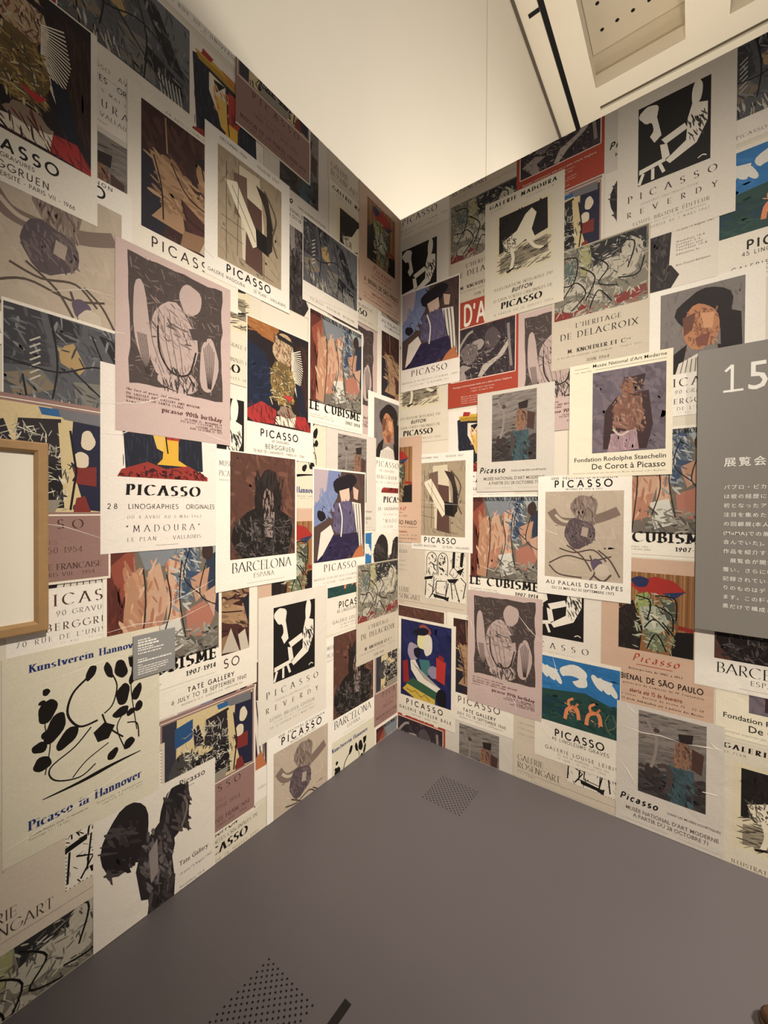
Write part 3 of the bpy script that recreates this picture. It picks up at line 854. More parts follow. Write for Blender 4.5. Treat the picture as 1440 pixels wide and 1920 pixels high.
def d_bey(p, t):
    q = p(.027, .018, .405, .525, 22)
    q.rect('#20234f', 0, 0, 1, 1)
    q.dabs(['#1b1d45', '#262a5a'], 0, 0, 1, 1, 70, .2, .06, 70, 30)
    q.blob('#9d90a0', .26, .4, .12, .12); q.blob('#171528', .34, .4, .07, .07)
    q.blob('#d9d3a0', .46, .22, .12, .13, 20); q.blob('#d7cfc0', .56, .28, .08, .14, 12)
    q.blob('#8c4a40', .5, .08, .12, .05, 15); q.blob('#151526', .42, .12, .16, .05, -10)
    q.poly('#3f6f72', (.38, .48), (.58, .46), (.64, .62), (.46, .7))
    q.blob('#8d8197', .66, .6, .1, .08); q.poly('#ded6c8', (.2, .52), (.3, .5), (.5, .72), (.8, .78), (.76, .84), (.4, .8), (.22, .64))
    q.poly('#b0322b', (.72, .4), (.9, .44), (.88, .72), (.72, .68)); q.poly('#8b2622', (.76, .36), (.86, .38), (.86, .44), (.76, .42))
    q.poly('#8f2a2a', (.04, .56), (.14, .52), (.18, .8), (.06, .84))
    q.poly('#33563f', (.1, .84), (.26, .74), (.74, .84), (.72, .94), (.2, .9))
    q.poly('#c9ab4a', (.04, .92), (.14, .84), (.7, .94), (.7, 1), (.3, 1))
    q.line('#7d6a2a', [(.12, .9), (.24, .93), (.3, .9), (.42, .96), (.5, .92), (.6, .98)], .012, False)
    q.blob('#12121c', .82, .9, .1, .12)
    t.put('sansb', 'PICASSO', .074, .545, .577, .352)
    t.put('sansb', 'GALERIE BEYELER BÂLE', .018, .600, .617, .410, '#2b2522')
    t.put('sansb', 'JANVIER - MARS 1967', .116, .632, .640, .31, '#3a332e')
design('bey', .435, .657, '#e5dccb', d_bey)

def d_rosen(p, t):
    q = p(.278, .024, .575, .338, 23)
    q.rect('#e3dac9', 0, 0, 1, 1)
    k = '#171312'
    for x0, y0, x1, y1 in ((.06, .04, .3, .5), (.34, .04, .56, .5)):
        q.line(k, [(x0, y1), (x0, y0 + .1), ((x0 + x1) / 2, y0), (x1, y0 + .1), (x1, y1)], .014)
        q.dabs([k], x0 + .03, y0 + .06, x1 - .03, y1, 16, .09, .02, 60, 60)
    q.poly(k, (.68, 0), (.74, 0), (.72, .4), (.66, .36)); q.poly(k, (.86, .02), (.94, 0), (.9, .3), (.84, .28))
    q.blob('#e3dac9', .7, .42, .1, .1); q.line(k, [(.62, .4), (.7, .32), (.8, .42), (.72, .52), (.62, .44)], .012)
    q.poly(k, (.76, .38), (.94, .3), (.86, .46)); q.poly(k, (.54, .56), (.82, .52), (.74, .62), (.6, .62))
    for pts in (((.02, .58), (.24, .54), (.2, .9)), ((.04, .62), (.02, .94)), ((.3, .62), (.54, .6), (.52, .88), (.28, .86), (.3, .62)), ((.58, .64), (.5, .98)), ((.72, .62), (.84, .98)), ((.64, .62), (.68, .94)), ((.86, .5), (.98, .6), (.92, .9)), ((.1, .7), (.26, .78), (.14, .96))):
        q.line(k, list(pts), .02, False)
    q.poly(k, (0, .56), (.2, .52), (.2, .58), (0, .62)); q.poly(k, (.22, .88), (.56, .92), (.54, .97), (.24, .95)); q.poly(k, (.46, .96), (.6, .9), (.58, 1))
    q.dabs([k, '#3a332f'], .02, .06, .98, .98, 90, .06, .01, 45, 80)
    for i in range(26):
        a = i / 26
        for (x, y) in ((a, .004), (a, .99), (.004, a), (.985, a)): q.rect('#4a423b', x, y, x + .012, y + .01)
    c = '#4a3f37'
    t.put('serifl', "L'ATELIER", .024, .036, .056, .145, c)
    for i, s in enumerate(('LINOGRAVURES', 'LITHOGRAPHIES', 'EAUX-FORTES')): t.put('serifl', s, .024, .104 + .031 * i, .112 + .031 * i, .135, '#6a5d52')
    t.put('serifl', 'GALERIE', .024, .286, .317, .165, c)
    t.put('serifl', 'ROSENGART', .024, .328, .361, .252, c)
    t.rule(.024, .375, .56, .3765, '#857868')
    t.put('serifl', 'LUCERNE', .024, .383, .392, .12, '#6a5d52')
design('rosen', .585, .412, '#cfc1ae', d_rosen)

def d_rever(p, t):
    q = p(.085, .06, .352, .42, 24)
    q.rect('#1b1716', 0, 0, 1, 1)
    w = '#e6decf'
    q.blob(w, .16, .13, .14, .11, 10, .12); q.poly(w, (.14, .18), (.26, .16), (.34, .46), (.24, .52), (.16, .4)); q.blob('#1b1716', .17, .33, .05, .09)
    q.blob(w, .82, .13, .07, .16, 6, .1); q.poly(w, (.76, .24), (.96, .3), (.96, .52), (.82, .74), (.46, .86), (.4, .8), (.68, .66), (.7, .4))
    q.poly(w, (.34, .52), (.66, .44), (.7, .52), (.4, .6)); q.poly(w, (.32, .58), (.42, .6), (.46, .76), (.36, .8))
    q.dabs(['#1b1716', '#453d39'], .72, .4, .94, .68, 30, .1, .012, 70, 25)
    q.poly(w, (.02, .8), (.4, .76), (.4, .81), (.02, .86)); q.line(w, [(.08, .86), (.02, .99)], .035, False); q.line(w, [(.22, .84), (.22, .98)], .035, False); q.line(w, [(.32, .82), (.38, .94)], .035, False)
    q.line(w, [(.84, .94), (.9, .92), (.95, .94)], .012)
    c = '#332a26'
    t.put('serif', 'PICASSO', .046, .452, .482, .380, c)
    t.put('serifl', 'GRAVURES ORIGINALES POUR', .098, .503, .511, .31, '#6a5d52')
    t.put('serif', 'REVERDY', .044, .527, .551, .380, c)
    t.put('serifl', 'LOUIS BRODER ÉDITEUR', .068, .581, .597, .353, c)
    t.put('serifl', 'AU PONT DES ARTS, 6 RUE BONAPARTE', .09, .606, .613, .34, '#6a5d52')
    t.put('serifl', 'DU 12 FEVRIER AU 2 MARS 1967', .068, .624, .634, .353, '#5a4d44')
design('rever', .437, .683, '#e0d7c9', d_rever)

def d_grav(p, t):
    q = p(.06, .03, .352, .40, 25)
    q.rect('#7b736f', 0, 0, 1, 1)
    q.dabs(['#716965', '#857d78', '#6a625f'], 0, 0, 1, 1, 130, .12, .02, 80, 30)
    q.blob('#231c1c', .55, .3, .34, .26, 0, .1); q.poly('#231c1c', (.72, .3), (.96, .4), (.98, .86), (.74, .8))
    q.blob('#b07a57', .5, .48, .22, .27, -6, .06)
    q.dabs(['#9a6647', '#c08c66', '#7d5340', '#6a4234'], .32, .28, .7, .72, 110, .07, .016, 70, 40)
    q.poly('#7b4a40', (.44, .6), (.62, .56), (.58, .72), (.46, .7))
    q.poly('#1f1a1b', (.02, 1), (.14, .78), (.34, .66), (.3, .86), (.2, 1)); q.poly('#1f1a1b', (.7, .72), (.98, .8), (1, 1), (.74, 1))
    q.poly('#d9d0c2', (.24, .88), (.5, .78), (.72, .84), (.76, 1), (.2, 1))
    for i in range(9): q.line('#4a413e', [(.3 + .05 * i, .84), (.26 + .06 * i, 1)], .008, False)
    q.poly('#6a4436', (.28, .34), (.44, .3), (.4, .5), (.3, .56)); q.poly('#c8946e', (.5, .32), (.66, .34), (.64, .52), (.54, .5))
    c = '#55302c'
    t.put('serif', 'PICASSO', .077, .421, .457, .332, c)
    t.put('serifl', '90 GRAVURES', .118, .473, .489, .285, '#4a3a34')
    t.put('serif', 'BERGGRUEN', .092, .511, .534, .308, '#5a4038')
    t.put('serifl', "70 RUE DE L'UNIVERSITÉ", .022, .549, .564, .34, '#4a3a34'); t.put('serifl', 'PARIS', .35, .549, .564, .4, '#4a3a34')
    t.put('serifl', '12 MAI - 12 JUILLET', .13, .573, .578, .28, '#7a6d62')
design('grav', .415, .588, '#ece5d9', d_grav)

def d_mauve(p, t):
    q = p(.018, .022, .413, .345, 26)
    q.rect('#cdb98d', 0, 0, 1, 1)
    q.dabs(['#c2ad80', '#d6c49b'], 0, 0, 1, 1, 60, .14, .03, 70, 40)
    q.poly('#35343d', (0, 0), (.14, 0), (.12, 1), (0, 1)); q.poly('#2b4f7a', (.12, .1), (.3, .06), (.3, .3), (.12, .34))
    q.poly('#2a2528', (.44, .14), (.7, .1), (.7, .5), (.6, .62), (.42, .44)); q.poly('#232338', (.78, .06), (1, .02), (1, 1), (.86, .98), (.76, .5))
    q.poly('#6f6d70', (.64, 0), (.98, 0), (.98, .12), (.72, .1)); q.poly('#2f5e8e', (.56, .01), (.68, .01), (.7, .08), (.58, .08))
    q.poly('#27222a', (.3, .2), (.36, .16), (.42, .4), (.32, .44)); q.blob('#45423f', .22, .62, .16, .18); q.poly('#1d1a1c', (.3, .6), (.7, .52), (.72, .96), (.24, .98))
    q.dabs(['#d8cfb8', '#a9a294', '#76716a', '#e6dfca'], .2, .2, .74, .98, 240, .09, .009, 40, 80)
    q.dabs(['#1d1a1c', '#3b3735'], .14, .4, .8, .98, 90, .08, .016, 60, 70)
    q.poly('#7a2f2a', (.78, .56), (.94, .54), (.94, .74), (.8, .72)); q.blob('#d5c6ae', .88, .28, .05, .1); q.blob('#d5c6ae', .83, .48, .06, .08)
    q.poly('#c9b58a', (.68, .14), (.76, .12), (.78, .5), (.7, .56)); q.poly('#7a2f2a', (.8, .86), (.86, .84), (.9, 1), (.78, 1)); q.line('#191617', [(.76, .2), (.8, .6), (.76, .98)], .02, False)
    q.poly('#8d8577', (.3, .9), (.7, .88), (.66, 1), (.26, 1))
    c = '#4a302b'
    t.frame(.008, .012, .423, .355, .003, '#e6dccb')
    t.rule(.008, .354, .423, .357, '#e6dccb')
    t.put('serif', 'PICASSO', .085, .368, .397, .357, c)
    t.put('serifl', 'DEUX PERIODES', .12, .432, .445, .285, '#6d4f47')
    t.put('serifl', '1900-1914 - 1950-1954', .09, .455, .473, .352, '#5a3d36')
    t.put('serif', 'MAISON DE LA PENSÉE FRANCAISE', .022, .507, .525, .405, c)
    t.put('serifl', '2 RUE DE L\'ELYSEE - PARIS VIII - 1954', .06, .534, .546, .385, c)
    t.rule(0, .562, .43, .57, '#e6dccb'); t.rule(.424, 0, .43, .57, '#e6dccb')
design('mauve', .43, .57, '#93736b', d_mauve)

def d_hann(p, t):
    q = p(.06, .085, .377, .46, 27)
    k = '#17120f'
    for b in ((.14, .28, .07, .1, 24), (.1, .2, .03, .02, 0), (.13, .12, .03, .03, -30), (.2, .44, .07, .13, 28), (.3, .56, .11, .06, -40), (.08, .56, .06, .045, 10), (.1, .7, .07, .06, 0), (.14, .47, .05, .04, -20),
              (.78, .1, .06, .09, -20), (.8, .34, .065, .1, 10), (.9, .2, .03, .08, 24), (.94, .36, .045, .08, 24), (.9, .02, .05, .09, 0), (.96, .5, .04, .05, 20), (.78, .5, .08, .045, -12), (.88, .53, .05, .03, -20),
              (.7, .86, .06, .04, -40), (.86, .82, .06, .045, -34), (.5, .06, .04, .07, 30), (.66, .08, .035, .08, -20)):
        q.blob(k, b[0], b[1], b[2], b[3], b[4], .1)
    q.line(k, [(.14, .2), (.12, .4), (.16, .56), (.12, .8)], .008); q.line(k, [(.9, .06), (.88, .3), (.92, .6), (.94, .72)], .009)
    q.line(k, [(.46, .1), (.34, .2), (.3, .36), (.4, .5), (.56, .5)], .018); q.line(k, [(.68, .1), (.74, .24), (.7, .4), (.62, .46)], .012)
    q.line(k, [(.5, .54), (.36, .66), (.16, .76), (.2, .88), (.4, .94), (.54, .88)], .012); q.line(k, [(.34, .92), (.46, .82), (.66, .74)], .01)
    q.line(k, [(.6, .46), (.66, .6), (.8, .74)], .014); q.poly(k, (.52, .6), (.62, .54), (.72, .6), (.66, .7), (.56, .7)); q.line(k, [(.8, .52), (.74, .64), (.82, .86)], .01); q.line(k, [(.84, .62), (.94, .66), (.96, .8)], .012)
    q.line(k, [(.1, .995), (.4, .985), (.7, .955), (.98, .94)], .035, True, True)
    b = '#27336b'
    t.put('serifb', 'Kunstverein Hannover', .062, .034, .058, .377, b)
    t.put('serifb', 'Picasso in Hannover', .06, .505, .534, .377, b)
    t.put('helv', 'Gemälde, Plastiken, Grafik   11. November bis', .06, .548, .554, .21, '#5d574e'); t.put('helv', 'Sonntags 11 - 13 Uhr', .06, .559, .565, .16, '#5d574e')
    t.put('helv', 'Kunstverein   S. Sophienstrasse', .235, .548, .554, .375, '#5d574e'); t.put('helv', 'täglich 10 - 17 Uhr', .25, .559, .565, .375, '#5d574e')
design('hann', .435, .612, '#d8d0b9', d_hann)

def d_sculpt(p, t):
    q = p(.0, .0, .435, .64, 28)
    k = '#241f20'
    q.blob(k, .23, .2, .17, .19, 34, .05); q.blob(k, .62, .2, .13, .16, 20, .05); q.poly(k, (.28, .24), (.4, .26), (.44, .5), (.34, .4))
    q.poly('#2b2526', (.34, .3), (.58, .16), (.62, .4), (.56, .56), (.44, .64), (.34, .6), (.3, .42))
    q.poly('#2a2424', (.38, .5), (.58, .36), (.62, .62), (.6, .86), (.36, .86), (.4, .66))
    q.poly('#2f2929', (.34, .84), (.62, .84), (.69, .92), (.62, 1), (.32, 1), (.28, .92))
    q.dabs(['#3a3334', '#5b5352', '#1b1617', '#716866'], .36, .24, .58, .58, 90, .08, .016, 70, 35)
    q.dabs(['#322c2c', '#171314', '#4a4342'], .1, .1, .3, .36, 50, .1, .02, 50, 30); q.dabs(['#3d3636', '#191516', '#544c4a'], .54, .1, .74, .34, 50, .1, .016, 70, 30)
    q.dabs(['#3d3636', '#191516', '#544c4a'], .4, .6, .6, .98, 60, .08, .016, 80, 30)
    q.poly('#8a807c', (.4, .36), (.47, .3), (.48, .5), (.42, .54)); q.line('#6d6461', [(.7, .14), (.73, .22), (.68, .32)], .014)
    c = '#221d1b'
    t.put('helv', 'Picasso', .285, .022, .046, .392, c); t.put('helv', 'Sculpture', .285, .055, .063, .345, c)
    t.put('helv', 'Tate Gallery', .286, .339, .357, .405, c)
    t.put('helv', '10 June-13 August 1967', .287, .386, .394, .42, c)
    for i, s in enumerate(('Weekdays 10-6', 'Sundays 2-6', 'Tuesdays and', 'Thursdays 10-8')): t.put('helv', s, .287, .437 + .013 * i, .445 + .013 * i, .287 + .0078 * len(s), c)
    t.put('helv', 'Admission 5s', .287, .494, .502, .37, c); t.put('helv', 'Arts Council Exhibition', .287, .541, .549, .41, c)
design('sculpt', .435, .64, '#dfd6c8', d_sculpt)

def d_mad(p, t):
    q = p(.05, .012, .378, .38, 29)
    q.poly('#20222d', (.03, .14), (.16, .1), (.9, .12), (.94, .9), (.08, .92))
    q.dabs(['#171923', '#2f3344', '#353845'], .05, .16, .92, .9, 150, .12, .01, 88, 6)
    q.poly('#caa13c', (.06, .08), (.3, .06), (.7, .1), (.94, .16), (.9, .22), (.4, .18), (.1, .16)); q.poly('#c07a35', (.4, .06), (.7, .07), (.86, .13), (.5, .13)); q.poly('#a02f2b', (.16, .01), (.3, .03), (.26, .09), (.14, .08))
    for k in range(4): q.line('#2a2119', [(.08, .11 + .018 * k), (.4, .12 + .018 * k), (.9, .17 + .016 * k)], .006)
    q.poly('#ded3bd', (.24, .2), (.46, .22), (.48, .6), (.34, .56), (.24, .4)); q.poly('#d8b25a', (.3, .4), (.48, .38), (.5, .74), (.4, .7))
    q.poly('#a83a2d', (.5, .24), (.66, .24), (.7, .46), (.62, .66), (.5, .62)); q.poly('#5a3555', (.64, .24), (.74, .28), (.72, .42), (.64, .4))
    q.poly('#d9a93c', (.48, .6), (.64, .6), (.64, .8), (.76, .86), (.4, .86), (.46, .8)); q.line('#191617', [(.5, .22), (.49, .5), (.52, .74)], .014)
    q.poly('#191617', (.3, .24), (.46, .22), (.34, .36)); q.poly('#7c2a2a', (.54, .44), (.66, .5), (.56, .6)); q.dabs(['#c96a3a', '#e2c88a'], .3, .3, .5, .56, 22, .07, .014, 70, 20)
    q.poly('#93342c', (0, 1), (.04, .93), (.3, .84), (.5, .9), (.76, .85), (1, .96), (1, 1))
    q.dabs(['#2a1a1e', '#6d211f'], .04, .9, .96, 1, 60, .05, .02, 45, 60)
    t.put('fat', 'PICASSO', .08, .405, .443, .352, '#151110')
    t.put('sans', '28', .021, .475, .492, .053); t.put('sans', 'LINOGRAPHIES', .085, .475, .492, .262); t.put('sans', 'ORIGINALES', .29, .475, .492, .41)
    t.put('serifl', 'DU 4 AVRIL AU 5 MAI 1963', .082, .516, .527, .352, '#4a3f38')
    t.put('serifl', '"MADOURA"', .078, .551, .575, .35, '#332a26')
    t.put('serifl', 'LE PLAN', .082, .594, .608, .18, '#3a302b'); t.put('serifl', '-', .21, .594, .608, .225, '#3a302b'); t.put('serifl', 'VALLAURIS', .24, .594, .608, .352, '#3a302b')
    t.rule(.176, .626, .26, .6275, '#857868')
design('mad', .418, .645, '#e6ddd2', d_mad)

def d_villa(p, t):
    q = p(.004, .01, .42, .331, 30)
    q.rect('#56565a', 0, 0, 1, 1)
    q.poly('#3a383d', (0, 0), (.2, 0), (.26, .5), (0, .56)); q.poly('#6d6e70', (.6, 0), (1, 0), (1, .6), (.78, .5)); q.poly('#232226', (.56, .06), (.72, .1), (.96, .66), (.8, .62))
    q.poly('#a98d62', (.3, .3), (.4, .22), (.48, .44), (.44, .52), (.32, .44)); q.poly('#7d6f5c', (0, .64), (.2, .54), (.3, .7), (.06, .84)); q.poly('#2c2b30', (.24, 0), (.46, .02), (.42, .2), (.28, .26))
    q.poly('#77736a', (.4, .6), (.66, .56), (.7, .98), (.42, .96)); q.poly('#1f1e22', (.62, .6), (.96, .74), (.94, .88), (.6, .8))
    q.dabs(['#3b3a3f', '#6c6d70', '#8b8a88', '#2a292d', '#4b4b50'], 0, 0, 1, 1, 260, .12, .02, 55, 60)
    for i in range(7): q.line('#b8b2a4', [(.14, .3 + .06 * i), (.2, .24 + .06 * i)], .014, False); q.line('#b9b4a8', [(.72 + .03 * i, .8), (.75 + .03 * i, 1)], .014, False)
    for pts in (((0, .5), (.3, .54), (.6, .4), (1, .62)), ((.26, 0), (.3, .5), (.24, 1)), ((.52, .1), (.62, .5), (.6, 1)), ((.4, .5), (.8, .96)), ((.1, .62), (.14, .98))):
        q.line('#1a191c', list(pts), .016)
    q.dabs(['#c7bfae', '#2a292d'], .04, .84, .4, 1, 40, .12, .016, 80, 20)
    t.put('serifl', 'PICASSO  AVIGNON  MOUGINS', .054, .396, .41, .402, '#4a3f38')
design('villa', .43, .43, '#e6ddcf', d_villa)

def d_caval(p, t):
    q = p(.004, .005, .382, .47, 31)
    q.rect('#241c1e', 0, 0, 1, 1)
    q.poly('#9a6338', (0, 0), (.46, 0), (.4, .16), (.2, .14), (0, .06)); q.dabs(['#8a5630', '#a8723f'], 0, 0, .44, .12, 30, .1, .02, 10, 20)
    q.poly('#1c2336', (0, .22), (.26, .3), (.4, .6), (.3, .84), (0, .9)); q.dabs(['#253048', '#161b2a'], .02, .4, .34, .86, 60, .1, .02, -30, 30)
    q.poly('#33201e', (.74, .1), (1, .08), (1, .84), (.84, .7)); q.dabs(['#2a1a19', '#43302b'], .76, .1, 1, .8, 60, .14, .012, 85, 10)
    q.blob('#b59a78', .54, .2, .17, .17); q.dabs(['#5e4130', '#d8c8a8', '#8a3f35', '#2a1f1c'], .38, .08, .7, .36, 130, .06, .01, 70, 60)
    for k in range(22): q.line('#e0d6c2', [(.66, .2 + .012 * k), (.86 - abs(k - 8) * .006, .14 + .026 * k)], .009, False)
    q.poly('#1d1f2d', (.72, .5), (.84, .52), (.92, .82), (.82, .9)); q.poly('#271f1e', (.42, .05), (.72, .09), (.7, .13), (.44, .1))
    q.blob('#6d5734', .52, .54, .19, .22); q.dabs(['#b09146', '#2a1f1a', '#8a6c3a', '#d9cba8', '#191412'], .34, .38, .7, .76, 240, .08, .01, 30, 70)
    q.poly('#a4302f', (0, .88), (.2, .78), (.42, .84), (.42, .98), (.1, 1), (0, .96)); q.poly('#a4302f', (.66, .86), (.9, .84), (1, .96), (1, 1), (.72, .98)); q.poly('#b43733', (.52, .66), (.7, .66), (.64, .72))
    q.poly('#ddd2bd', (.42, .9), (.74, .84), (.72, .98), (.4, .98)); q.blob('#8d7866', .58, .84, .14, .06, 0, .2); q.dabs(['#3a2b26', '#6d1f20'], 0, .82, 1, 1, 60, .1, .01, 60, 40)
    t.put('sansb', 'PICASSO', .075, .496, .528, .302)
    t.put('sans', '60 GRAVURES', .138, .538, .549, .24, '#3a302b')
    t.put('sans', 'BERGGRUEN', .101, .562, .582, .276, '#3a302b')
    t.put('sans', "70 RUE DE L'UNIVERSITÉ - PARIS VII - 1966", .037, .592, .604, .34, '#4a3f38')
design('caval', .40, .622, '#eae2d3', d_caval)

def d_tate(p, t):
    q = p(.045, .03, .394, .483, 32)
    q.rect('#3b2320', 0, 0, 1, 1)
    q.dabs(['#4a2d28', '#2e1b19', '#553630'], 0, 0, 1, 1, 110, .14, .04, 70, 40)
    q.poly('#25222c', (0, .4), (.16, .36), (.3, .8), (.2, 1), (0, 1)); q.line('#9a7a5c', [(.24, .02), (.26, .3)], .012)
    q.blob('#9b7a5a', .74, .3, .16, .16, 10); q.poly('#a07f60', (.08, .36), (.3, .34), (.56, .48), (1, .6), (1, .76), (.62, .7), (.4, .6), (.46, .9), (.1, .88), (.24, .72))
    q.dabs(['#8b6b4e', '#b08f6e', '#7a5a44'], .1, .36, 1, .76, 90, .12, .03, 20, 40)
    q.poly('#4a2b28', (.4, .6), (.66, .7), (.9, .76), (.7, .86), (.48, .82)); q.poly('#2a1d1c', (.56, .2), (.66, .14), (.9, .16), (.94, .3), (.84, .3)); q.poly('#8a6a50', (.44, .86), (.7, .82), (.66, .98), (.4, 1))
    q.poly('#b9ad9b', (.62, .98), (.74, .76), (.86, 1)); q.poly('#c3b8a6', (.84, .84), (.94, .8), (1, 1), (.88, 1)); q.poly('#20222e', (.9, .5), (1, .46), (1, .8))
    for pts in (((.3, .36), (.5, .56), (.9, .62)), ((.42, .62), (.48, .74), (.7, .78)), ((.12, .38), (.2, .6), (.22, .86)), ((.64, .2), (.7, .36), (.86, .44))): q.line('#2a1815', list(pts), .012)
    c = '#1c1614'
    t.put('serifl', 'AN ARTS COUNCIL EXHIBITION', .13, .011, .021, .39, '#5a4d44')
    t.put('sans', 'PICASSO', .08, .503, .54, .35, '#3a1f20')
    t.put('sansb', 'TATE GALLERY', .115, .567, .585, .322, c)
    t.put('sans', '6 JULY TO 18 SEPTEMBER 1960', .052, .597, .613, .382, c)
    t.put('sans', 'WEEKDAYS 10-8  SUNDAYS 2-8  ADMISSION 3/6', .09, .623, .63, .36, '#4a3f38')
design('tate', .435, .652, '#e9e0d0', d_tate)

def d_sp(p, t):
    q = p(.075, .065, .365, .435, 33)
    q.rect('#8a5f3c', 0, 0, 1, 1)
    for k in range(24): q.line(['#7a5232', '#9a7048', '#a97f55'][k % 3], [(.04 + .042 * k, 0), (.03 + .042 * k, .7)], .016, False)
    q.poly('#a1302a', (.14, .16), (.5, .04), (.74, .08), (.9, .2), (.7, .26), (.3, .26)); q.poly('#2b3558', (.6, .24), (.9, .2), (.72, .32)); q.blob('#2b2f52', .3, .12, .12, .07)
    q.poly('#241c1a', (0, .5), (.2, .36), (.34, .7), (.3, 1), (0, 1)); q.poly('#1c1716', (.78, .7), (1, .68), (1, 1), (.7, 1)); q.line('#8c2f26', [(.8, .64), (1, .66)], .05, False)
    q.poly('#8f9a56', (.22, .3), (.4, .24), (.5, .4), (.3, .56)); q.poly('#a9ac9c', (.3, .44), (.56, .4), (.72, .62), (.5, .8), (.34, .72)); q.poly('#6d7458', (.36, .72), (.66, .76), (.62, .98), (.4, .96))
    q.poly('#c9c4ae', (.4, .5), (.56, .54), (.5, .7)); q.poly('#4b4f46', (.56, .3), (.76, .34), (.78, .6), (.66, .56))
    q.dabs(['#171412', '#c4c2a8', '#7f8560', '#2a2724', '#a6aa8f'], .24, .26, .78, .98, 170, .09, .014, 40, 70)
    for pts in (((.24, .3), (.44, .36), (.4, .6)), ((.5, .4), (.72, .5), (.74, .7)), ((.36, .7), (.5, .58), (.7, .74)), ((.4, .96), (.52, .76), (.66, .96)), ((.6, .6), (.8, .8)), ((.5, .28), (.76, .3), (.78, .56))): q.line('#151211', list(pts), .016)
    q.dabs(['#2a211d', '#352a24'], 0, .4, .26, 1, 40, .1, .02, 60, 50)
    r = '#a8392b'
    t.put('script', 'Picasso', .135, .452, .487, .318, r); t.rule(.15, .501, .29, .504, r)
    c = '#241c1c'
    t.put('slab', 'Retrospectiva de 1907 a 1953', .12, .521, .530, .328, '#5a463c')
    t.put('sansb', 'II', .05, .557, .581, .07, c); t.put('sansb', 'BIENAL DE SÃO PAULO', .086, .557, .581, .404, c)
    t.put('slab', 'sob o patrocínio da Comissão do IV Centenário', .05, .594, .602, .404, '#5a463c')
    t.put('sansb', 'aberta até 15 de fevereiro', .125, .621, .638, .328, '#8c3a2c')
    t.put('slab', 'terças feiras - horário da visita 15 - 22.30', .05, .649, .657, .404, '#5a463c')
    t.put('slab', '102 e 13 desde Anhangabau até o palácio das Nações', .05, .671, .679, .404, '#3f302a')
design('sp', .437, .702, '#cbab94', d_sp)

def d_darte(p, t):
    q = p(.022, .165, .416, .47, 34)
    q.rect('#352c31', 0, 0, 1, 1)
    q.dabs(['#2a2226', '#453a3f', '#53474a', '#1e181b'], 0, 0, 1, 1, 220, .1, .03, 60, 60)
    g = '#9c9088'
    q.line(g, [(.14, .62), (.12, .4), (.26, .14), (.36, .08)], .05); q.blob(g, .44, .36, .1, .1); q.poly('#b4a89d', (.44, .98), (.52, .78), (.74, .66), (.9, .4), (.94, .42), (.84, .66), (.62, .84), (.5, 1))
    q.poly(g, (.02, .8), (.2, .7), (.34, .78), (.22, .84), (.26, 1), (.16, 1), (.1, .86)); q.line('#8a7e78', [(.9, .1), (.92, .5), (.95, .9)], .05); q.blob('#6d6261', .3, .5, .14, .2); q.blob('#564b4d', .66, .3, .12, .2)
    q.dabs(['#7d7270', '#b3a79c', '#231c1f'], .04, .3, .9, 1, 150, .08, .012, 30, 60)
    w = '#e8ded0'
    t.frame(.017, .158, .421, .476, .004, w)
    t.put('sansb', "D'ARTE", .105, .028, .142, .395, w)
    t.put('helv', 'Rassegna internazionale delle arti e della cultura: Ungheria', .034, .502, .511, .40, w)
    t.put('helv', 'Palazzo delle esposizioni', .15, .524, .531, .30, w); t.put('helv', '1 luglio - 31 agosto 1963', .15, .54, .547, .29, w)
    for i, s in enumerate(('Mostra del premio e della grafica', 'Concerti di musica contemporanea', 'Teatro, cinema e balletto', 'Tavola rotonda sulla critica')): t.put('helv', s, .09, .566 + .013 * i, .573 + .013 * i, .09 + .0066 * len(s), w)
design('darte', .435, .627, '#a4422f', d_darte)

# ------------------------------------------------------------------ poster instances
ST = .0002
PITCH_L = .0007
LET_Z = .00045
_built = {}
def build_design(k):
    if k in _built: return _built[k]
    d = D[k]
    pics = []
    def p(x0, y0, x1, y1, seed):
        q = Pic(x0, y0, x1, y1, seed); pics.append(q); return q
    t = Text()
    d['fn'](p, t)
    pt = [x for q in pics for x in q.t]
    tt = clip_tris(t.t, 0, -d['h'], d['w'], 0)
    _built[k] = dict(pic=pt, txt=tt, me=None)
    return _built[k]

def sheet_mesh(x0, y0, x1, y1, col):
    vs = [(x0, -y1, 0), (x1, -y1, 0), (x1, -y0, 0), (x0, -y0, 0), (x0, -y1, ST), (x1, -y1, ST), (x1, -y0, ST), (x0, -y0, ST)]
    fs = [(0, 3, 2, 1), (4, 5, 6, 7), (0, 1, 5, 4), (1, 2, 6, 5), (2, 3, 7, 6), (3, 0, 4, 7)]
    me = bpy.data.meshes.new('paper')
    me.from_pydata(vs, [], fs)
    at = me.attributes.new('ink', 'FLOAT_COLOR', 'FACE')
    at.data.foreach_set('color', list(lin(col)) * 6)
    me.materials.append(PRINT)
    return me

placed = {'L': [], 'R': []}
posters = {}
ROT = {'L': Matrix(((0, 0, 1), (1, 0, 0), (0, 1, 0))), 'R': Matrix(((1, 0, 0), (0, 0, -1), (0, 1, 0)))}
UMAX = {'L': 3.0, 'R': 3.2}

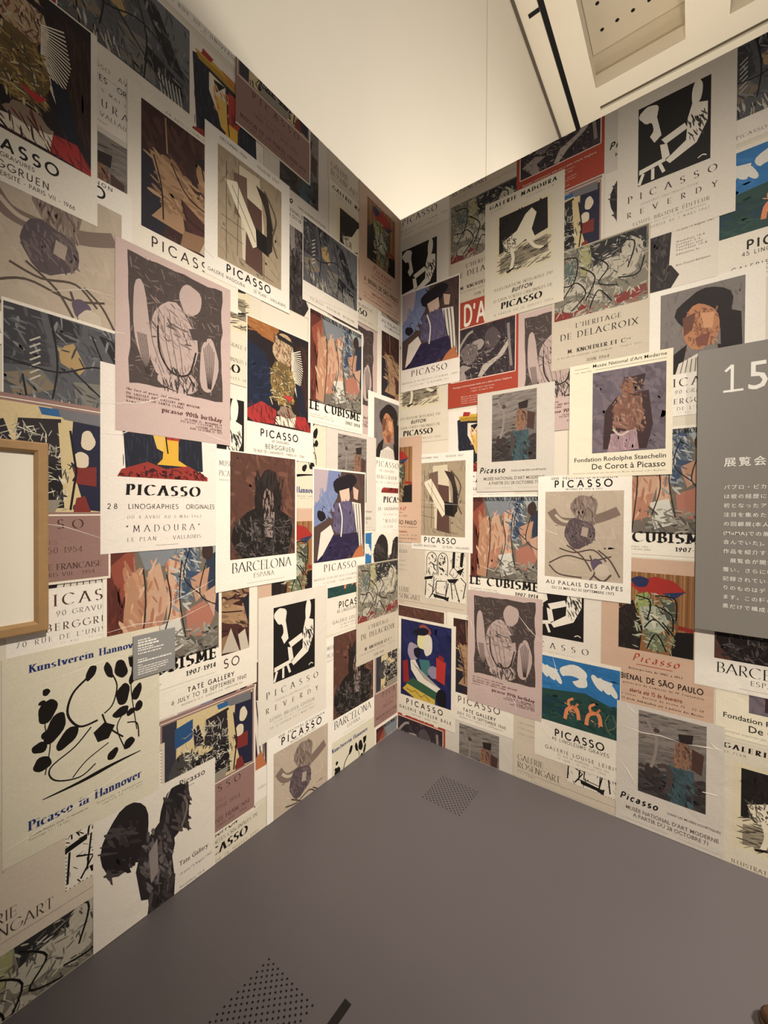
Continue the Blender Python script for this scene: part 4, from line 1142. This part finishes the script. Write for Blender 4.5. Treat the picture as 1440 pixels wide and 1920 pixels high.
def poster(wall, k, u0, v0, label, key=None, trim=None):
    d = D[k]; B = build_design(k)
    w, h = d['w'], d['h']
    # visible rectangle of the sheet in its own coordinates, trimmed at the corner, the wall top and the floor
    x0, y0, x1, y1 = 0.0, 0.0, w, h
    if trim: x1 = trim
    if wall == 'L': x1 = min(w, u0 - .004)
    else: x0 = max(0.0, .008 - u0)
    y0 = max(0.0, v0 - (WH - .001)); y1 = min(h, v0 - .002)
    ua, ub = (u0 - x1, u0 - x0) if wall == 'L' else (u0 + x0, u0 + x1)
    va, vb = v0 - y1, v0 - y0
    lev = 0
    for (a, b, c, e, l) in placed[wall]:
        if a < ub - .003 and b > ua + .003 and c < vb - .003 and e > va + .003: lev = max(lev, l + 1)
    placed[wall].append((ua, ub, va, vb, lev))
    full = (x0 == 0 and y0 == 0 and x1 == w and y1 == h)
    if full:
        if B['me'] is None:
            B['me'] = (sheet_mesh(0, 0, w, h, d['paper']), ink_mesh('picture', B['pic'], ST + .00002), ink_mesh('lettering', B['txt'], LET_Z))
        ms = B['me']
    else:
        ms = (sheet_mesh(x0, y0, x1, y1, d['paper']), ink_mesh('picture', clip_tris(B['pic'], x0, -y1, x1, -y0), ST + .00002), ink_mesh('lettering', clip_tris(B['txt'], x0, -y1, x1, -y0), LET_Z))
    o = link('poster', ms[0])
    off = .0004 + lev * PITCH_L
    R4 = ROT[wall].to_4x4()
    R4.translation = Vector((off, -u0, v0)) if wall == 'L' else Vector((u0, -off, v0))
    o.matrix_world = R4
    tag(o, label, 'poster', GROUP[k])
    if len(ms[1].polygons): link('picture', ms[1], o)
    if len(ms[2].polygons): link('lettering', ms[2], o)
    if key: posters[key] = o
    return o
GROUP = dict(face='mauve posters with an etched picture', guitar='posters with a beige panelled picture', hat='posters reading AU PALAIS DES PAPES', barc='posters reading BARCELONA',
             harl='posters with a violet and navy picture', cub='posters reading LE CUBISME', corot='cream posters with a sans serif heading', dela='tan posters with a scribbled picture',
             horse='posters with a cream shape on black', acro='posters with a dusky grey picture and teal patch', blue='posters with a blue and green picture', bey='posters with a night blue picture',
             rosen='tan landscape posters with a dotted picture', rever='posters with white shapes on a black square', grav='posters with a grey and orange picture', mauve='mauve posters with a framed cream picture',
             hann='posters with black leaf shapes', sculpt='posters with a large dark silhouette', mad='posters with a red yellow and navy picture', villa='posters with a wide grey picture',
             caval='posters with a black and red picture', tate='posters with a maroon and tan picture', sp='peach posters with a wood brown picture', darte='red posters with a dark framed picture')

# left wall, back to front: design, distance of the left edge from the corner, height of the top edge
LEFT = [
 ('mad', 1.982, 3.41, 'white poster strip with letters U R A, right of the huge dark red poster'),
 ('acro', 2.004, 2.765, 'poster sliver with small grey picture, right of the huge dark red poster, upper left'),
 ('grav', 1.55, 3.975, "poster cut by the left wall's top edge, only DE L'UNIVERSITÉ showing"),
 ('mad', 1.489, 3.357, 'poster with yellow, red and navy picture just under the top edge of left wall'),
 ('villa', 1.861, 3.367, 'poster with wide dark grey picture at the top left of the left wall'),
 ('sculpt', 1.117, 3.112, 'white poster mostly hidden, dark silhouette strip left of the grey framed scene, upper left wall'),
 ('acro', 1.095, 3.462, 'poster with dusky grey picture peeping out below the topmost mauve poster, left wall'),
 ('mauve', 1.241, 3.723, 'mauve poster cut by the top edge of the left wall'),
 ('rosen', .684, 3.674, 'pale poster with two lines of serif capitals, cut by left wall top near the corner'),
 ('face', .679, 2.61, 'mauve poster sliver right of the orange poster, upper left wall near the corner'),
 ('horse', .675, 3.283, 'poster showing a black picture corner, left of the peach poster at top of left wall'),
 ('villa', .862, 2.985, 'poster with wide grey picture right of the beige panelled poster, upper left wall'),
 ('tate', .242, 2.68, 'poster with maroon and tan picture touching the corner on the upper left wall'),
 ('hat', .243, 3.257, 'white poster strip with AU PALAIS lettering beside the corner, under the peach poster'),
 ('sp', .427, 3.45, 'peach poster filling the top of the left wall beside the corner'),
 ('hann', 1.123, 2.111, 'cream poster sliver with black leaf shapes and blue Hanno lettering, centre left wall'),
 ('rever', 1.547, 2.028, 'poster sliver with white shapes on black, left of the black and red poster'),
 ('horse', 1.542, 2.712, 'cream poster sliver with bold SO, between the mauve etching and the black and red poster'),
 ('caval', 1.184, 2.357, 'cream poster with black and red picture in the middle of the left wall'),
 ('cub', .82, 2.543, 'LE CUBISME poster with orange picture, upper middle of the left wall'),
 ('mad', .246, 1.98, 'poster strip with bold black serif title, touching the corner at mid height, left wall'),
 ('grav', .331, 2.222, 'poster with grey and orange picture touching the corner at mid height, left wall'),
 ('tate', 1.662, 2.99, 'poster with large tan shape on maroon picture, above the mauve etching, left wall'),
 ('guitar', 1.38, 3.065, 'white poster with beige panelled picture on the upper left wall'),
 ('acro', .686, 1.938, 'poster with dusky grey picture above the violet and navy poster on left wall'),
 ('hat', 2.082, 2.588, 'large cut poster with grey-brown brush picture, AU PALAIS DES PAPES, at left frame edge'),
 ('caval', 2.152, 3.048, 'huge poster with dark red and black picture in the top left corner of the photo'),
 ('villa', 1.988, 2.10, 'poster with wide grey picture right above the framed cream panel poster, far left'),
 ('grav', 1.98, 1.645, 'poster reading PICAS and 90 GRAVURES right below the oak frame side, left wall'),
 ('horse', 1.497, .665, 'poster with bold slanted CASSO lettering cut by the floor, lower left wall'),
 ('harl', 1.497, .80, 'hidden poster showing only a black and orange picture corner, lower left wall'),
 ('tate', 1.561, 1.353, 'poster with tan picture strip and lines 6 JULY TO 18 SEPTEMBER, lower left wall'),
 ('cub', 1.737, 1.40, 'largest LE CUBISME poster with orange picture, behind the small grey label card'),
 ('mauve', 2.145, 1.827, 'mauve poster with framed cream picture behind the oak picture frame'),
 ('mad', 1.745, 1.985, 'large white poster with red and yellow picture, 28 LINOGRAPHIES ORIGINALES, left wall'),
 ('face', 1.701, 2.425, 'big mauve poster with dark etched picture on the left wall'),
 ('sp', 1.12, 1.496, 'peach poster sliver between the BARCELONA poster and the violet one, left wall'),
 ('blue', .685, 1.365, 'poster strip with blue and green corners, 45 LINOLÉUMS lettering, lower left wall near corner'),
 ('sculpt', .291, 1.341, 'poster strip with dark rounded tops above the tan scribbled poster, touching the corner'),
 ('barc', 1.332, 1.745, 'large BARCELONA poster with dark brown picture, centre of the left wall'),
 ('harl', .787, 1.715, 'poster with violet and navy picture right of the large BARCELONA poster, left wall'),
 ('barc', .691, .787, 'smaller BARCELONA poster low on the left wall near the corner'),
 ('mauve', .253, .675, 'mauve poster touching the corner near the floor, left wall'),
 ('dela', .433, 1.16, 'tan poster with scribbled picture touching the corner, lower left wall'),
 ('rever', 1.119, 1.082, 'poster with white shapes on black square, lower middle of the left wall'),
 ('cub', .244, .105, 'poster cut by the floor in the corner, tip of red picture, left wall'),
 ('hann', .695, .19, 'cream poster with blue serif heading and leaf tips, cut by the floor near the corner'),
 ('hat', 1.07, .405, 'poster with grey-brown brush picture cut by the floor, left wall'),
 ('mauve', 1.562, .695, 'mauve poster with framed cream picture above the floor on the left wall'),
 ('dela', 2.15, .25, 'scribbled picture poster cut by the floor at the bottom left of the photo'),
 ('rosen', 2.12, .61, 'tan poster with dotted picture low on the left wall, under the black leaf poster'),
 ('sculpt', 1.766, .455, 'white poster with large dark two-lobed silhouette standing on the floor, left wall'),
 ('hann', 1.99, 1.058, 'large cream poster with black leaf shapes and dark blue serif lettering, lower left'),
]
RIGHT = [
 ('harl', -.065, 3.95, 'poster strip with serif title cut by the right wall top in the corner'),
 ('rever', -.067, 3.28, 'poster with white shapes on black picture beside the corner, top of right wall'),
 ('rosen', .37, 3.772, 'plain tan poster strip cut by the top of the right wall near the corner'),
 ('dela', .37, 3.356, 'tan poster with scribbled picture partly covered by the cream-on-black one, upper right wall'),
 ('mauve', .792, 3.151, 'mauve-edged dark picture poster below the red band at the top of the right wall'),
 ('darte', .79, 3.784, 'red poster with dark picture cut by the top edge of the right wall'),
 ('acro', 1.23, 3.722, 'white poster strip with one slanted P, beside the red poster at right wall top'),
 ('blue', 1.652, 3.014, 'poster with blue and dark green picture at the upper right edge of the photo'),
 ('grav', 1.402, 2.510, 'large poster with grey and orange picture above the grey sign board'),
 ('sculpt', 1.23, 3.145, 'white poster with dark foot shape and small sans serif lines, upper right wall'),
 ('villa', 1.665, 3.463, 'poster with dark grey picture in the top right corner of the photo'),
 ('rever', 1.282, 3.44, 'large poster with white shapes on dark square at the top of the right wall'),
 ('face', .803, 2.575, 'mauve etched poster partly hidden, between the red poster and tan poster, right wall'),
 ('dela', .985, 2.835, 'large tan poster with scribbled grey and red picture, upper right wall'),
 ('mad', .376, 2.10, 'poster showing half of a yellow and red picture under the red poster, right wall'),
 ('horse', -.062, 2.61, 'tan poster with bold slanted title beside the corner at mid height, right wall'),
 ('darte', .373, 2.745, "red poster with dark picture and white D'A letters, right wall"),
 ('horse', .608, 3.265, 'tan poster with cream shape on black picture, upper middle of the right wall'),
 ('harl', .016, 2.93, 'poster with violet and navy picture beside the corner, upper right wall'),
 ('cub', 1.244, 1.877, 'LE CUBISME poster partly hidden left of the grey sign board'),
 ('rosen', -.068, 1.258, 'tan poster with black and white dotted picture beside the corner, right wall'),
 ('rever', .801, 1.242, 'poster with cut black and white picture under the PALAIS DES PAPES poster, right wall'),
 ('cub', .518, 1.58, 'whole LE CUBISME poster with orange picture, centre of the right wall'),
 ('guitar', .109, 1.85, 'white poster with beige panelled picture near the corner, right wall'),
 ('sp', -.254, 1.975, 'peach poster strip running into the corner at mid height, right wall'),
 ('acro', .569, 2.175, 'poster with dusky grey picture and teal patch, above the LE CUBISME poster, right wall'),
 ('sp', 1.233, 1.27, 'peach poster with wood brown picture and red script, lower right wall'),
 ('hat', .923, 1.675, 'whole AU PALAIS DES PAPES poster with grey-brown brush picture, right wall'),
 ('corot', 1.077, 2.232, 'bright cream poster with purple-grey picture, overlapping its neighbours, middle of right wall'),
 ('barc', -.07, .852, 'strip of dark brown picture beside the corner above the night blue poster'),
 ('acro', .374, .21, 'poster with dusky grey picture cut by the floor near the corner, right wall'),
 ('darte', -.066, .26, 'dark picture with red edge cut by the floor beside the corner, right wall'),
 ('tate', .375, .857, 'poster with maroon and tan picture strip right of the night blue poster'),
 ('bey', .003, .775, 'poster with night blue picture and red block beside the corner, lower right wall'),
 ('rosen', .80, .42, 'tan poster with large serif capitals standing on the floor, right wall'),
 ('blue', .915, .735, 'poster with blue sky and green picture, lower middle of the right wall'),
 ('face', .517, 1.013, 'mauve poster with dark etched picture below LE CUBISME, right wall'),
 ('corot', 1.676, 1.11, 'cream poster with sans serif lettering below the BARCELONA poster at the right edge'),
 ('horse', 1.677, .528, 'tan poster with cream shape on black, cut by the floor at lower right'),
 ('barc', 1.602, 1.335, 'BARCELONA poster partly covered by the grey sign board'),
 ('acro', 1.305, .575, 'large creased poster with dusky grey picture and teal patch, lower right wall'),
]
for i, (k, u, v, lb) in enumerate(LEFT): poster('L', k, u, v, lb, ('L', k, u))
for i, (k, u, v, lb) in enumerate(RIGHT): poster('R', k, u, v, lb, ('R', k, u), .402 if (k, u) == ('acro', 1.305) else None)

# paper creases: raised folds on the sheets that show them
def crease(key, pts, w=.003, hgt=.0009):
    w *= 1.15
    o = posters[key]
    vs, fs = [], []
    n = len(pts)
    for i, (x, y) in enumerate(pts):
        a = pts[max(i - 1, 0)]; b = pts[min(i + 1, n - 1)]
        dx, dy = b[0] - a[0], -(b[1] - a[1])
        l = math.hypot(dx, dy) or 1
        k = .25 + .75 * (1 - abs(2 * i / (n - 1) - 1)) if n > 2 else 1
        px, py = -dy / l * w / 2 * k, dx / l * w / 2 * k
        z = .00042
        vs += [(x + px, -y + py, z), (x, -y, z + hgt * k), (x - px, -y - py, z)]
        if i:
            b0 = 3 * (i - 1)
            fs += [(b0, b0 + 1, b0 + 4, b0 + 3), (b0 + 1, b0 + 2, b0 + 5, b0 + 4)]
    me = bpy.data.meshes.new('crease')
    me.from_pydata(vs, [], fs)
    me.materials.append(M_CREASE)
    for p in me.polygons: p.use_smooth = False
    link('crease', me, o)
CR = [
 (('R', 'blue', .915), [(.0, .375), (.05, .42), (.10, .47), (.165, .555)], .004), (('R', 'blue', .915), [(.09, .02), (.105, .07), (.1, .13)], .0025), (('R', 'blue', .915), [(.03, .36), (.05, .42)], .003),
 (('R', 'acro', 1.305), [(.02, .115), (.1, .125), (.18, .115), (.24, .12)], .004), (('R', 'acro', 1.305), [(.28, .12), (.34, .11), (.40, .105)], .004), (('R', 'acro', 1.305), [(.35, .08), (.37, .1), (.40, .108)], .003),
 (('R', 'acro', 1.305), [(.01, .28), (.05, .33), (.085, .385)], .004), (('R', 'acro', 1.305), [(.03, .0), (.06, .03), (.085, .045)], .003), (('R', 'acro', 1.305), [(.33, .31), (.38, .305)], .0025),
 (('R', 'face', .517), [(.0, .17), (.02, .19), (.03, .24)], .003), (('R', 'face', .517), [(.3, .1), (.36, .17), (.43, .23)], .003), (('R', 'face', .517), [(.26, .56), (.29, .6), (.3, .64)], .0035),
 (('R', 'guitar', .109), [(.06, .31), (.2, .32), (.4, .33)], .002), (('R', 'hat', .923), [(.02, .28), (.1, .31)], .002), (('R', 'cub', .518), [(.05, .41), (.16, .44), (.2, .38)], .0025),
 (('L', 'mad', 1.745), [(.0, .14), (.06, .13), (.1, .1)], .003), (('L', 'mad', 1.745), [(.0, .24), (.06, .235), (.12, .2)], .003), (('L', 'mad', 1.745), [(.0, .555), (.08, .52), (.16, .48), (.2, .45), (.3, .445), (.4, .49)], .0025),
 (('L', 'face', 1.701), [(.0, .57), (.08, .555), (.2, .5)], .003), (('L', 'face', 1.701), [(.0, .33), (.03, .325)], .0025), (('L', 'face', 1.701), [(.3, .62), (.38, .64), (.43, .65)], .003),
 (('L', 'cub', 1.737), [(.0, .33), (.1, .32), (.25, .335), (.4, .29)], .0025), (('L', 'cub', 1.737), [(.2, .27), (.3, .24), (.4, .2)], .002),
 (('L', 'hann', 1.99), [(.0, .56), (.07, .55), (.2, .52), (.36, .47)], .004), (('L', 'hann', 1.99), [(.1, .1), (.25, .08), (.36, .09)], .002),
 (('L', 'sculpt', 1.766), [(.24, .06), (.26, .02)], .002), (('L', 'horse', 1.497), [(.28, .55), (.36, .545), (.43, .53)], .003), (('L', 'hat', 2.082), [(.2, .43), (.3, .38), (.4, .37)], .0025),
 (('L', 'guitar', 1.38), [(.0, .52), (.04, .54)], .003), (('L', 'villa', .862), [(.0, .4), (.2, .38), (.42, .36)], .002), (('L', 'mauve', 2.145), [(.2, .37), (.3, .39), (.42, .44)], .002),
]
for k, pts, w in CR: crease(k, pts, w)

# ------------------------------------------------------------------ framed picture, label card, sign board
def prism_frame(x0, x1, z0, z1, wd, dp):
    """mitred frame with bevelled inner edge, on the left wall: x along -Y"""
    prof = [(0, 0), (0, dp), (.004, dp + .002), (wd - .008, dp + .002), (wd, dp - .006), (wd, 0)]
    vs, fs = [], []
    cs = [(x0, z0, 1, 1), (x1, z0, -1, 1), (x1, z1, -1, -1), (x0, z1, 1, -1)]
    for (x, z, sx, sz) in cs:
        for (a, d) in prof: vs.append((d, -(x + sx * a), z + sz * a))
    n = len(prof)
    for i in range(4):
        for k in range(n):
            a, b = i * n + k, i * n + (k + 1) % n
            c, d = ((i + 1) % 4) * n + (k + 1) % n, ((i + 1) % 4) * n + k
            fs.append((a, d, c, b))
    me = bpy.data.meshes.new('frame'); me.from_pydata(vs, [], fs); me.materials.append(M_OAK)
    return me
FZ = .0062
fr = bpy.data.objects.new('picture_frame', None); COL.objects.link(fr); fr.location = (FZ, -2.12, 1.13)
tag(fr, 'oak picture frame around cream board, cut by the left edge of the photo', 'picture frame')
def child_at(name, me, par):
    o = link(name, me, par); o.matrix_parent_inverse = Matrix.Translation(par.location).inverted(); return o
fm = prism_frame(1.889, 2.36, 1.125, 1.690, .032, .026)
for v in fm.vertices: v.co.x += FZ
child_at('frame', fm, fr)
bm_ = box_mesh('mount', [(FZ + .001, -2.35, 1.13, FZ + .012, -1.9, 1.685)], M_MOUNT); child_at('mount', bm_, fr)

lab = link('wall_label', box_mesh('wall_label', [(.0064, -.0735, -.078, .0105, .0735, .078)], M_LABEL))
lab.location = (0, -1.573, .962); bevel(lab, .0008, 1)
tag(lab, 'small grey label card with white text stuck beside the largest LE CUBISME poster', 'label')
lv, lf = [], []
rr = random.Random(4)
def bar(y0, y1, z0, z1, x=.01075):
    b = len(lv); lv.extend([(x, y0, z0), (x, y1, z0), (x, y1, z1), (x, y0, z1)]); lf.append((b, b + 1, b + 2, b + 3))
rows = [(.060, .004, .035), (.051, .006, .062), (.041, .006, .066), (.031, .004, .05), (.023, .004, .09), (.012, .004, .075), (-.010, .0035, .03), (-.018, .005, .115), (-.030, .003, .012), (-.038, .003, .1), (-.046, .003, .105), (-.054, .003, .09), (-.062, .003, .07)]
for (z, h, w) in rows:
    y = -.058
    while y < -.058 + w:
        l = rr.uniform(.003, .011); bar(y, min(y + l, .06), z - h / 2, z + h / 2); y += l + rr.uniform(.0012, .003)
me = bpy.data.meshes.new('label_text'); me.from_pydata(lv, [], lf); me.materials.append(M_SIGNT)
link('lettering', me, lab)

SZ0, SZ1 = .0085, .030
SGU, SGV = 1.6, 2.186
sg = link('sign_board', box_mesh('sign_board', [(0, -SZ1, -1.203, 1.05, -SZ0, 0)], M_SIGN))
sg.location = (SGU, 0, SGV); bevel(sg, .0015, 2)
tag(sg, 'tall grey text panel with white Japanese text and big 15, right wall', 'sign')
tx = Text()
def sign_text(s, x, y0, h, sty, sp=1.0):
    cx = x
    for ch in s:
        vs, tr, adv = glyph(ch, sty)
        for t in tr: tx.t.append(([(cx + vs[i][0] * h, -(y0 + h) + vs[i][1] * h) for i in t], (1, 1, 1, 1), 0))
        cx += adv * h * sp if ord(ch) < 0x2fff else h * 1.47 * sp
tx.put('light', '1', .088, .082, .193, .150); tx.put('helv', '5', .158, .082, .193, .232)
tx.t.append(([(.086, -.193), (.150, -.193), (.150, -.184), (.086, -.184)], (1, 1, 1, 1), .00003))
sign_text('展覧会の', .091, .473, .0275, 'cjkb', 1.15)
LN = ['パブロ・ピカソが', 'は彼の経歴にお', '初となったアン', '注目を集めた)。', 'の回顧展(本人', '(MoMA)での展', '含んでいた)。19', '作品を紹介する', '　展覧会が開か', '覆い、さらに幅', '記録されている', 'りのものはデッサ', 'ます。この種の', '黒だけで構成さ']
for i, s in enumerate(LN): sign_text(s, .092, .584 + .0383 * i, .0138, 'cjk', 1.12)
vs, fs = [], []
for p, c, z in tx.t:
    b = len(vs); vs += [(x, -SZ1 - .0006 - z * 8, y) for x, y in p]; fs.append(tuple(range(b, b + len(p))))
me = bpy.data.meshes.new('sign_text'); me.from_pydata(vs, [], fs); me.materials.append(M_SIGNT)
link('lettering', me, sg)

# ------------------------------------------------------------------ floor details
def vent(cx, cy, label):
    o = link('floor_vent', box_mesh('vent_plate', [(-.113, -.113, 0, .113, .113, .0006)], M_FLOOR))
    o.location = (cx, cy, 0)
    tag(o, label, 'floor vent', 'perforated floor vents')
    vs, fs = [], []
    def hole(x, y):
        b = len(vs)
        for i in range(10): vs.append((x + .0036 * cos(2 * pi * i / 10), y + .0036 * sin(2 * pi * i / 10), .0008))
        fs.append(tuple(range(b, b + 10)))
    N = 10
    st = .208 / (N - 1)
    for i in range(N):
        for j in range(N):
            hole(-.104 + st * i, -.104 + st * j)
            if i < N - 1 and j < N - 1: hole(-.104 + st * (i + .5), -.104 + st * (j + .5))
    me = bpy.data.meshes.new('perforations'); me.from_pydata(vs, [], fs); me.materials.append(M_HOLE)
    link('perforations', me, o)
vent(.590, -.352, 'square of small holes in the grey floor, near the corner')
vent(.583, -1.522, 'larger looking square of small holes in the floor at the bottom of the photo')
tp = link('floor_tape', box_mesh('floor_tape', [(-.0125, -.6, 0, .0125, 0, .0012)], M_TAPE)); tp.location = (.766, -1.345, 0)
tag(tp, 'short black tape strip on the grey floor at the bottom edge', 'tape')

# brown leather shoe whose toe just enters the picture
def loft(secs, m, name):
    vs, fs = [], []
    n = 18
    for (y, w, zb, zt) in secs:
        for i in range(n):
            t = 2 * pi * i / n
            c, q = cos(t), sin(t)
            vs.append((w * abs(c) ** .8 * (1 if c > 0 else -1), y, (zb + zt) / 2 + (zt - zb) / 2 * abs(q) ** .8 * (1 if q > 0 else -1)))
    for k in range(len(secs) - 1):
        for i in range(n):
            a, b = k * n + i, k * n + (i + 1) % n
            fs.append((a, b, b + n, a + n))
    fs.append(tuple(range(n))[::-1]); fs.append(tuple(range((len(secs) - 1) * n, len(secs) * n)))
    me = bpy.data.meshes.new(name); me.from_pydata(vs, [], fs); me.materials.append(m)
    for p in me.polygons: p.use_smooth = len(p.vertices) == 4
    return me
sh = bpy.data.objects.new('leather_shoe', None); COL.objects.link(sh)
sh.location = (1.778, -.632, 0); sh.rotation_euler = (0, 0, radians(-125))
tag(sh, 'brown leather thing just entering the lower right corner of the photo', 'shoe')
link('upper', loft([(-.012, .012, .016, .030), (0, .030, .012, .045), (.03, .045, .012, .058), (.08, .050, .012, .070), (.13, .044, .012, .092), (.18, .040, .012, .104), (.23, .038, .012, .100), (.27, .030, .012, .096), (.282, .012, .02, .085)], M_BROWN, 'upper'), sh)
link('sole', loft([(-.016, .014, 0, .014), (0, .034, 0, .015), (.04, .050, 0, .015), (.1, .052, 0, .015), (.17, .042, 0, .018), (.24, .041, 0, .022), (.28, .030, 0, .022), (.288, .012, .002, .02)], M_BROWN, 'sole'), sh)
